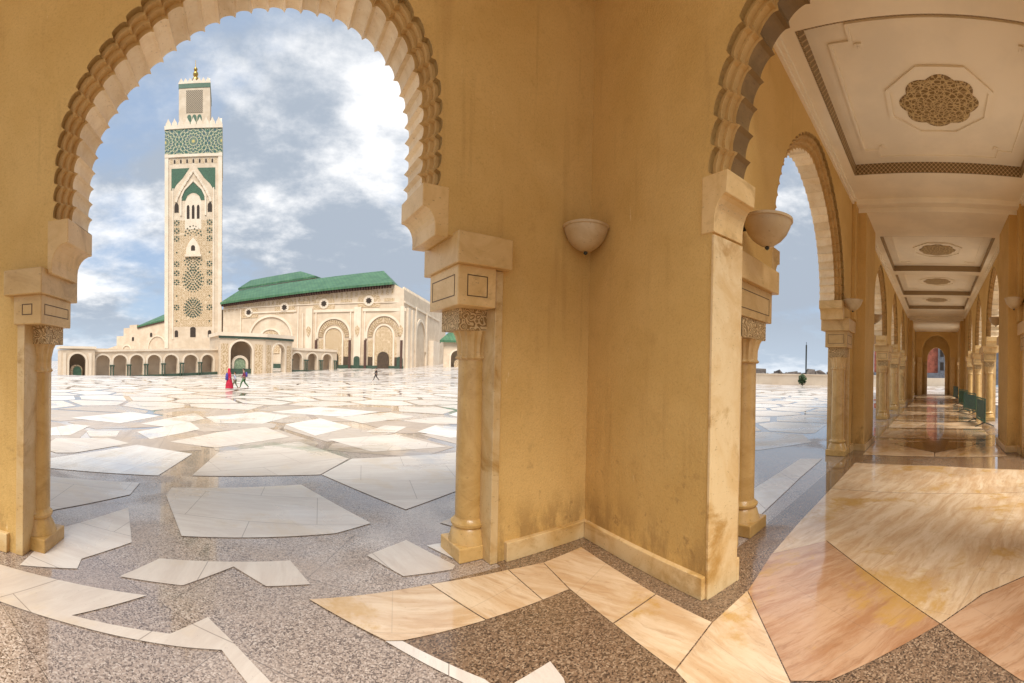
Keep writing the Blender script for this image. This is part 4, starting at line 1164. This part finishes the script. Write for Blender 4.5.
def portal(c, hw, zt, door):
    p = thing('portal', None, None, tuple(frH(c, 0, 0))); p.parent = ph; p.matrix_parent_inverse = Matrix.Translation(ph.location).inverted()
    m = MB(); arch_band(m, frH, c, hw - .8, 11.6, 12.4, zt - .8, .8, -.60, -.004); arch_band(m, frH, c, hw * .48, 0, 12.0, zt - hw * .60, .55, -.5, -.004)
    m.build('arch_surround', M_STONE2, p)
    m = MB()
    for k in range(22):
        a = PI * (k + .5) / 22; r0, r1 = hw * .62, hw * .86
        q = []
        for rr, da in ((r0, -.045), (r1, -.05), (r1, .05), (r0, .045)):
            q.append((c + rr * math.cos(a + da), 12.2 + rr * (zt - 12.2) / hw * math.sin(a + da)))
        m.prism(frH, q, -.35, -.004)
    m.build('voussoir', M_PANEL, p)
    local_panel('carved_tympanum', M_PANEL, arc_poly(c, hw * .48 - .05, 0, 12.0, zt - hw * .60 - .1, 16), frH, -.25, -.005, p)
    for sg in (-1, 1):
        local_panel('carved_panel', M_PANEL, [(c + sg * hw * .58, 0), (c + sg * hw * .84, 0), (c + sg * hw * .84, 11.2), (c + sg * hw * .58, 11.2)], frH, -.26, -.006, p)
        MB().box(frH, c + sg * hw * .955 - .4, c + sg * hw * .955 + .4, -1.5, -.96, -.5, 11.0).build('dark_column', M_EAVE, p)
        if door: MB().box(frH, c + sg * hw * .71 - .85, c + sg * hw * .71 + .85, -.40, -.27, -.5, 5.0).build('side_door', M_DOOR, p)
    if door: MB().prism(frH, arc_poly(c, 2.05, -.5, 4.6, 6.9, 12), -1.2, -.27).build('door', M_DOOR, p)
portal(-26.1, 6.9, 19.6, True)
portal(-7.1, 6.9, 20.4, True)
for q_ in ((9.2, 11.0, 11.6, 20.3, .8), (4.2, 9, 11.8, 15.3, .6)):
    m = MB(); arch_band(m, frH, -52.6, *q_, -.5, -.004); m.build('arch_surround', M_STONE2, ph)
local_panel('carved_tympanum', M_PANEL, arc_poly(-52.6, 4.1, 6, 11.8, 15.2, 16), frH, -.25, -.005, ph)
for s, z in ((-62.8, 22.6), (-46.6, 23.8), (-30.2, 24.6), (-12.9, 25.2)):
    w_ = thing('oculus_window', None, None, tuple(frH(s, 0, z))); w_.parent = ph; w_.matrix_parent_inverse = Matrix.Translation(ph.location).inverted()
    local_panel('carved_disc', M_PANEL, [(s + 4.3 * math.cos(a), z - .6 + 4.6 * math.sin(a)) for a in [PI * (-.12 + 1.24 * k / 20) for k in range(21)]], frH, -.16, -.003, w_)
    MB().prism(frH, [(s + 1.9 * math.cos(2 * PI * k / 20), z + 1.9 * math.sin(2 * PI * k / 20)) for k in range(20)], -.35, -.161).build('pale_ring', M_STONE2, w_)
    MB().prism(frH, [(s + (1.25 if k % 2 else .85) * math.cos(2 * PI * k / 16), z + (1.25 if k % 2 else .85) * math.sin(2 * PI * k / 16)) for k in range(16)], -.42, -.351).build('pane', M_VOID, w_)
m = MB()
for k in range(38):
    s = -74.6 + k * 1.9; m.prism(frH, arc_poly(s, .45, ew(s) - 3.6, ew(s) - 2.2, ew(s) - 1.6, 6), -.12, -.004)
m.build('blind_niche', M_PANEL, ph)
for c in (-16.8, -3.4 + 4.6, -36):
    MB().prism(frH, arc_poly(c if c < 0 else -1.0, 1.1, 0, 4.3, 5.2, 10), -1.3, -.97).build('green_niche', M_DARKTILE, ph)
# eave brackets and roofs
m = MB()
for k in range(71):
    s = -75.4 + k; m.box(frH, s, s + .55, -2.0, .4, ew(s) - 1.3, ew(s) - .25)
m.prism(frH, [(-75.6, ew(-75.6) - .45), (-4.0, ew(-4) - .45), (-4.0, ew(-4)), (-75.6, ew(-75.6))], -2.2, .5)
m.build('eave', M_EAVE, ph)
def roof(name, pts, parent, th=.8):
    q = [Vector(p) for p in pts]
    n = len(q)
    vs = q + [p - Vector((0, 0, th)) for p in q]
    fs = [list(range(n)), list(range(2 * n - 1, n - 1, -1))] + [(i, (i + 1) % n, (i + 1) % n + n, i + n) for i in range(n)]
    o = MB().add([tuple(v) for v in vs], fs).build(name, M_ROOF)
    o.parent = parent; o.matrix_parent_inverse = Matrix.Translation(parent.location).inverted()
    return o
roof('roof', [frH(-75.6, -2.4, ew(-75.6) + .2), frH(-3.6, -2.4, ew(-3.6) + .2), frH(-10.6, 12, 38.6), frH(-75.6, 12, 34.3)], ph)
roof('roof', [frH(-3.6, -2.4, ew(-3.6) + .2), frH(-3.6, 40, ew(-3.6) + .2), frH(-10.6, 30, 38.6), frH(-10.6, 12.02, 38.6)], ph)
roof('roof', [frH(-78, 15, 36.0), frH(-40, 15, 38.6), frH(-52, 26, 43.6), frH(-78, 26, 41.6)], ph)
roof('roof', [frH(-40, 15, 38.6), frH(-36, 45, 38.6), frH(-52, 40, 43.6), frH(-52, 26.02, 43.6)], ph)
roof('roof', [frH(-142.5, 13.5, 21.4), frH(-105, 13.5, 26.1), frH(-105, 24, 32.7), frH(-129, 24, 28.8)], ph)
m = MB(); m.prism(frH, [(-142.4, 20.0), (-105, 24.6), (-105, 25.5), (-142.4, 20.8)], 13.6, 14.4); m.build('eave', M_EAVE, ph)
for s, z in ((-131.8, 15.2), (-146, 13.4)): MB().prism(frH, arc_poly(s, .8, z, z + 1.4, z + 2.2, 8), 13.8, 13.99).build('window', M_VOID, ph)
m = MB(); arch_band(m, frH, -127.3, 6.2, 6, 8.6, 15.2, .6, 13.6, 13.99); m.build('arch_surround', M_STONE2, ph)
m = MB(); arch_band(m, frH, -151, 3.8, 5, 6.6, 10.8, .6, 13.6, 13.99); m.build('arch_surround', M_STONE2, ph)
m = MB(); arch_band(m, frH, -165, 3.0, 4, 5.0, 8.0, .6, 13.6, 13.99); m.build('arch_surround', M_STONE2, ph)
MB().prism(frH, [(-78, 30), (-40.5, 30), (-40.5, 37.9), (-78, 35.3)], 15.6, 40).build('clerestory_wall', M_STONE2, ph)
# end wall stepping back to the right, with its crenellated parapet
frS = frame(PR, (.563, .826))
MB().prism(frS, [(-.5, -4), (80, -4), (80, 30.6), (-.5, 28.9)], 0, 6).build('end_wall', M_STONE, ph)
m = MB()
for k in range(40): m.box(frS, .3 + k * 2.0, 1.3 + k * 2.0, .1, .8, 28.9 + k * .042, 30.0 + k * .042)
m.build('merlons', M_STONE2, ph)
m = MB(); arch_band(m, frS, 24, 8, 8, 10, 20, 1.2, -.5, -.003); m.box(frS, 3, 6, -.8, -.003, -4, 23); m.box(frS, 9, 11.5, -.8, -.003, -4, 23); m.box(frS, 40, 54, -2.2, -.003, -4, 13.5); m.box(frS, 15.0, 16.2, -.7, -.003, -4, 25); m.box(frS, 33.2, 34.6, -.7, -.003, -4, 25); m.box(frS, 0, 62, -.4, -.002, 24.2, 25.0)
m.build('buttress', M_STONE2, ph)

# ------------------------------------------------------------------ low arcades in front of the mosque
pa = Vector((-49.69, 92.5)); frP = frame(pa, (.83, .56))
po = thing('portico', 'low cream arcade with seven arches and an end pavilion left of the minaret', 'arcade', (pa.x + 17, pa.y + 12, -3))
gz = lambda s: -2.95 + .044 * s
zt = lambda s: 4.3 + s * .034
ars = [(10.6, 1.75), (15.0, 1.75), (19.4, 1.75), (24.1, 1.8), (28.8, 1.85), (34.4, 1.95), (39.4, 1.75)]
m = MB()
cuts = [7.6] + [(ars[i][0] + ars[i + 1][0]) / 2 for i in range(6)] + [42.6]
for i, (c, hw) in enumerate(ars):
    a, b = cuts[i], cuts[i + 1]; q = arc_poly(c, hw, gz(c) - 1.5, 1.6 + c * .02, 3.2 + c * .022, 14)
    m.prism(frP, [(a, gz(c) - 1.5), (a, zt(a)), (b, zt(b)), (b, gz(c) - 1.5)] + q[::-1], 0, 1.0, .5)
m.box(frP, 7.6, 42.6, 3.0, 3.6, -5, 5.2)
m.prism(frP, [(7.6, zt(7.6) - .5), (42.6, zt(42.6) - .5), (42.6, zt(42.6)), (7.6, zt(7.6))], 1.0, 3.6)
m.build('arcade_wall', M_STONE, po)
m = MB()
for c, hw in ars: arch_band(m, frP, c, hw, gz(c) - 1, 1.6 + c * .02, 3.2 + c * .022, .45, -.16, -.003)
m.prism(frP, [(7.4, zt(7.4) - .35), (42.6, zt(42.6) - .35), (42.6, zt(42.6) + .1), (7.4, zt(7.4) + .1)], -.35, -.003)
m.build('arch_surround', M_STONE2, po)
m = MB(); m.prism(frP, [(7.6, gz(7.6) - 1), (42.6, gz(42.6) - 1), (42.6, gz(42.6) + .55), (7.6, gz(7.6) + .55)], -.28, -.17); m.build('green_plinth', M_DARKTILE, po)
for i in range(len(cuts) - 1):
    c = cuts[i]; k = MB()
    for dx in (-.35, .35): k.tube(frP(c + dx, -.7, gz(c) - .6), frP(c + dx, -.7, gz(c) + 3.0), .17, 8)
    k.box(frP, c - .6, c + .6, -1.0, -.4, gz(c) + 3.0, gz(c) + 3.4)
    k.build('paired_column', M_DARKTILE, po)
m = MB(); q = arc_poly(3.9, 2.05, -6, 1.6, 3.7, 14)
m.prism(frP, [(-.2, -6), (-.2, 4.6), (8.2, 4.9), (8.2, -6)] + q[::-1], -1.6, -.4, .5); m.box(frP, -.2, .8, -.4, 6.5, -6, 4.6); m.box(frP, 7.2, 8.2, -.4, 6.5, -6, 4.9); m.box(frP, .8, 7.2, 5.5, 6.5, -6, 4.6)
m.box(frP, .8, 7.2, -.4, 5.5, 4.1, 4.6)
m.build('pavilion_wall', M_STONE, po)
m = MB(); m.box(frP, -.5, 8.5, -1.95, 6.8, 4.91, 5.5); m.build('pavilion_cornice', M_STONE2, po)
m = MB(); arch_band(m, frP, 3.9, 2.05, -4, 1.6, 3.7, .5, -1.8, -1.603)
for a, b in ((.3, 1.1), (6.6, 7.4)): m.box(frP, a, b, -1.75, -1.603, -4, 3.9)
m.build('arch_surround', M_STONE2, po)
local_panel('carved_panel', M_PANEL, arc_poly(3.9, 1.5, -4, -.3, 1.0, 12), frP, .2, .5, po)
m = MB(); m.prism(frP, arc_poly(4.1, 1.05, -3.1, -.6, .6, 12), -.05, .19); m.build('green_grille', M_GREEN, po)

frV = frame(tuple(frP(42, -2, 0))[:2], (.93, .36))
pv = thing('pavilion', 'flat topped cream pavilion with a tall shadowed arch at the foot of the minaret', 'pavilion', tuple(frV(7, 4, -2)))
L1 = 13.2
m = MB(); q = arc_poly(6.2, 3.1, -5, 5.0, 8.0, 16)
m.prism(frV, [(0, -5), (0, 9.3), (L1, 9.3), (L1, -5)] + q[::-1], 0, 1.2, .5)
m.box(frV, 0, 1.0, 1.2, 12, -5, 9.3); m.box(frV, 1.0, L1, 10, 11, -5, 9.3); m.box(frV, 1.0, L1, 1.2, 10, 8.6, 9.3)
frW = frame(tuple(frV(L1, 0, 0))[:2], (.70, .714))
q = arc_poly(5.6, 2.5, -5, 5.0, 7.6, 14)
m.prism(frW, [(.02, -5), (.02, 9.3), (11.5, 9.3), (11.5, -5)] + q[::-1], 0, 1.2, .5)
m.build('pavilion_wall', M_STONE, pv)
m = MB(); m.box(frV, -.5, L1 + .5, -.5, 11.5, 9.31, 10.3); m.box(frW, .3, 12.0, -.5, 3, 9.33, 10.32); m.build('parapet_band', M_STONE2, pv)
m = MB(); m.box(frV, -.3, L1 + .3, -.3, -.003, 8.7, 9.3); m.box(frW, .2, 11.8, -.3, -.003, 8.7, 9.3); m.build('green_cornice', M_DARKTILE, pv)
m = MB(); arch_band(m, frV, 6.2, 3.1, -4, 5.0, 8.0, .5, -.25, -.004); m.build('arch_surround', M_STONE2, pv)
m = MB(); arch_band(m, frW, 5.6, 2.5, -4, 5.0, 7.6, .5, -.25, -.004)
m.build('arch_surround', M_STONE2, pv)
for a, b in ((.5, 2.4), (10.2, 12.4)): local_panel('carved_panel', M_PANEL, [(a, -2), (b, -2), (b, 7.2), (a, 7.2)], frV, -.12, -.004, pv)
for a, b in ((.6, 2.2), (9.2, 10.8)): local_panel('carved_panel', M_PANEL, [(a, -2), (b, -2), (b, 7.2), (a, 7.2)], frW, -.12, -.004, pv)
m = MB(); arch_band(m, frV, 6.4, 1.7, -3, 1.8, 3.4, .7, 1.6, 2.2); m.build('fountain_arch', M_STONE2, pv)
m = MB(); m.prism(frV, arc_poly(6.4, 1.65, -3, 1.8, 3.3, 12), 1.9, 2.1); m.build('green_grille', simple('pale_green_tile', (.28, .36, .22), .5, .2, 3), pv)
m = MB(); m.box(frV, 3.2, 9.4, .5, 1.5, -3, .4); m.build('fountain_basin', M_DARKTILE, pv)

frQ = frame(tuple(frW(11.5, 1.5, 0))[:2], (.80, .60))
pq = thing('portico', 'short cream arcade with three arches right of the pavilion', 'arcade', tuple(frQ(8, 2, -2)))
m = MB(); hole_wall(frQ, 0, 21, -4, 6.6, 0, 1.0, [(3.4, 2.0, 3.6, 5.4), (9.8, 2.0, 3.6, 5.4), (16.4, 2.0, 3.6, 5.4)], m)
m.box(frQ, 0, 21, 3.2, 3.7, -4, 6.6); m.box(frQ, 0, 21, 1.0, 3.2, 6.2, 6.6); m.build('arcade_wall', M_STONE, pq)
m = MB()
for c in (3.4, 9.8, 16.4): arch_band(m, frQ, c, 2.0, -3, 3.6, 5.4, .5, -.16, -.003)
m.box(frQ, 0, 21, -.3, -.003, 6.2, 6.9); m.build('arch_surround', M_STONE2, pq)
m = MB(); m.box(frQ, 0, 21, -.3, -.17, -4, .1); m.build('green_plinth', M_DARKTILE, pq)
for c in (.4, 6.6, 13.1, 19.8):
    k = MB()
    for dx in (-.4, .4): k.tube(frQ(c + dx, -.7, -3), frQ(c + dx, -.7, 3.0), .2, 8)
    k.box(frQ, c - .7, c + .7, -1.05, -.35, 3.0, 3.4); k.build('paired_column', M_DARKTILE, pq)

# small building at the right end
frD = frame((66, 150), (.92, -.39))
sb_ = thing('side_building', 'small cream building with a green hipped roof right of the prayer hall', 'building', tuple(frD(6, 4, 0)))
m = MB(); hole_wall(frD, -1, 16, -2, 12, 0, 1.0, [(4.5, 2.6, 5.6, 8.4)], m); m.box(frD, -1, 16, 7, 8, -2, 12); m.box(frD, -1, 0, 1, 7, -2, 12); m.build('wall', M_STONE, sb_)
m = MB(); arch_band(m, frD, 4.5, 2.6, -1, 5.6, 8.4, .6, -.2, -.004); m.build('arch_surround', M_STONE2, sb_)
m = MB(); m.prism(frD, arc_poly(4.8, 1.5, -1, 3.6, 5.0, 10), 2.0, 2.2); m.build('door', M_PANEL, sb_)
roof('roof', [frD(-2.5, -1.5, 12.2), frD(17, -1.5, 12.2), frD(13, 4, 17), frD(2.5, 4, 17)], sb_)
roof('roof', [frD(-2.5, 9.5, 12.2), frD(-2.5, -1.5, 12.2), frD(2.5, 4, 17)], sb_)

# ------------------------------------------------------------------ people on the plaza
def skin_mesh(name, joints, edges, mat, parent, sub=2):
    me = bpy.data.meshes.new(name); me.from_pydata([j[0] for j in joints], edges, [])
    me.materials.append(mat)
    o = bpy.data.objects.new(name, me); COL.objects.link(o)
    sk = o.modifiers.new('skin', 'SKIN'); sk.use_smooth_shade = True
    lay = me.skin_vertices[0] if me.skin_vertices else None
    if lay is None:
        bpy.context.view_layer.objects.active = o
        lay = me.skin_vertices.new() if hasattr(me.skin_vertices, 'new') else me.skin_vertices[0]
    for i, j in enumerate(joints):
        lay.data[i].radius = (j[1], j[2] if len(j) > 2 else j[1])
    lay.data[0].use_root = True
    o.modifiers.new('sub', 'SUBSURF').levels = sub; o.modifiers['sub'].render_levels = sub
    o.parent = parent
    return o
def loft(parent, name, mat, rings, n=16):
    """rings: (cx, cy, z, rx, ry)"""
    vs = [(cx + rx * math.cos(2 * PI * k / n), cy + ry * math.sin(2 * PI * k / n), z) for cx, cy, z, rx, ry in rings for k in range(n)]
    fs = [(r * n + k, r * n + (k + 1) % n, (r + 1) * n + (k + 1) % n, (r + 1) * n + k) for r in range(len(rings) - 1) for k in range(n)]
    fs += [tuple(range(n - 1, -1, -1)), tuple((len(rings) - 1) * n + k for k in range(n))]
    o = MB().add(vs, fs, .5).build(name, mat, None, smooth=60); o.parent = parent
    return o
def person(label, loc, heading, h, top, legs, hair, stride=.28, robe=None, scarf=None):
    """figure walking along its own +Y; h is the standing height"""
    t = thing('person', label, 'person', loc); t.rotation_euler = (0, 0, heading); k = h / 1.75; t.scale = (k, k, k)
    J = [((0, 0, .93), .115, .10), ((0, .01, 1.12), .125, .095), ((0, .02, 1.34), .155, .10), ((0, .025, 1.47), .06), ((0, .04, 1.56), .065, .075), ((0, .05, 1.66), .078, .095), ((0, .045, 1.73), .055, .07),
         ((-.09, 0, .88), .085), ((-.09, stride * .5 + .06, .50), .058), ((-.09, stride, .09), .038), ((-.09, stride + .16, .05), .035),
         ((.09, 0, .88), .085), ((.09, -stride * .25, .50), .058), ((.09, -stride * 1.25, .13), .038), ((.09, -stride * 1.25 + .12, .03), .033),
         ((-.19, .02, 1.40), .055), ((-.23, -.10, 1.14), .042), ((-.22, -.02, .90), .032), ((-.22, .05, .82), .035),
         ((.19, .02, 1.40), .055), ((.23, .08, 1.14), .042), ((.22, .22, .95), .032), ((.22, .29, .92), .035)]
    E = [(0, 1), (1, 2), (2, 3), (3, 4), (4, 5), (5, 6), (0, 7), (7, 8), (8, 9), (9, 10), (0, 11), (11, 12), (12, 13), (13, 14), (2, 15), (15, 16), (16, 17), (17, 18), (2, 19), (19, 20), (20, 21), (21, 22)]
    skin_mesh('body', J, E, M_SKIN, t)
    g = 1.22
    def sub(idx, edges, f=g): return [(J[i][0],) + tuple(r * f for r in J[i][1:]) for i in idx], edges
    a, e = sub([2, 1, 0, 15, 16, 17, 19, 20, 21], [(0, 1), (1, 2), (0, 3), (3, 4), (4, 5), (0, 6), (6, 7), (7, 8)])
    skin_mesh('jacket', a, e, top, t)
    if robe:
        loft(t, 'robe', robe, [(0, -.02, .06, .27, .36), (0, 0, .5, .25, .29), (0, .01, .95, .22, .19), (0, .015, 1.2, .20, .16), (0, .02, 1.40, .20, .14), (0, .025, 1.5, .09, .08)])
    else:
        a, e = sub([0, 7, 8, 9, 11, 12, 13], [(0, 1), (1, 2), (2, 3), (0, 4), (4, 5), (5, 6)], 1.3)
        skin_mesh('trousers', a, e, legs, t)
    if scarf: loft(t, 'headscarf', scarf, [(0, .0, 1.30, .23, .17), (0, .02, 1.44, .19, .14), (0, .03, 1.53, .115, .11), (0, .035, 1.66, .115, .125), (0, .03, 1.75, .085, .095), (0, .03, 1.785, .02, .02)])
    else: loft(t, 'hair', hair, [(0, .0, 1.60, .06, .07), (0, .015, 1.68, .088, .095), (0, .03, 1.75, .075, .085), (0, .035, 1.78, .02, .02)])
    return t
def bag(label, loc, mat, s=1.0, rz=0):
    t = thing('backpack', label, 'bag', loc); t.rotation_euler = (0, 0, rz)
    loft(t, 'pack', mat, [(0, 0, -.24 * s, .13 * s, .08 * s), (0, 0, -.2 * s, .17 * s, .12 * s), (0, 0, .05 * s, .17 * s, .11 * s), (0, 0, .2 * s, .14 * s, .08 * s), (0, 0, .25 * s, .05 * s, .03 * s)])
    return t
LEFT = PI / 2
person('woman in a long red robe and red headscarf walking across the plaza', (-3.05, 31.9, .01), LEFT + .25, 1.55, M_RED, M_RED, M_HAIR, .2, M_RED, M_RED)
bag('blue bag carried beside the woman in the red robe', (-3.22, 31.80, .95), M_BLUE, 1.1, LEFT)
person('child in a pale top and olive trousers between two walkers', (-2.62, 32.0, .01), LEFT - .2, 1.32, M_PALE, M_OLIVE, M_HAIR, .24)
person('walker in a maroon jacket and green trousers in mid stride', (-2.02, 33.2, .01), LEFT + .1, 1.55, M_MAROON, M_GTROUS, M_HAIR, .34)
bag('purple backpack worn by the walker in green trousers', (-1.83, 33.2, 1.10), M_BLUE, .8, LEFT)
person('lone man in dark clothes striding across the plaza', (13.55, 52.9, .01), LEFT, 1.68, M_BLACK, M_BLACK, M_HAIR, .38)
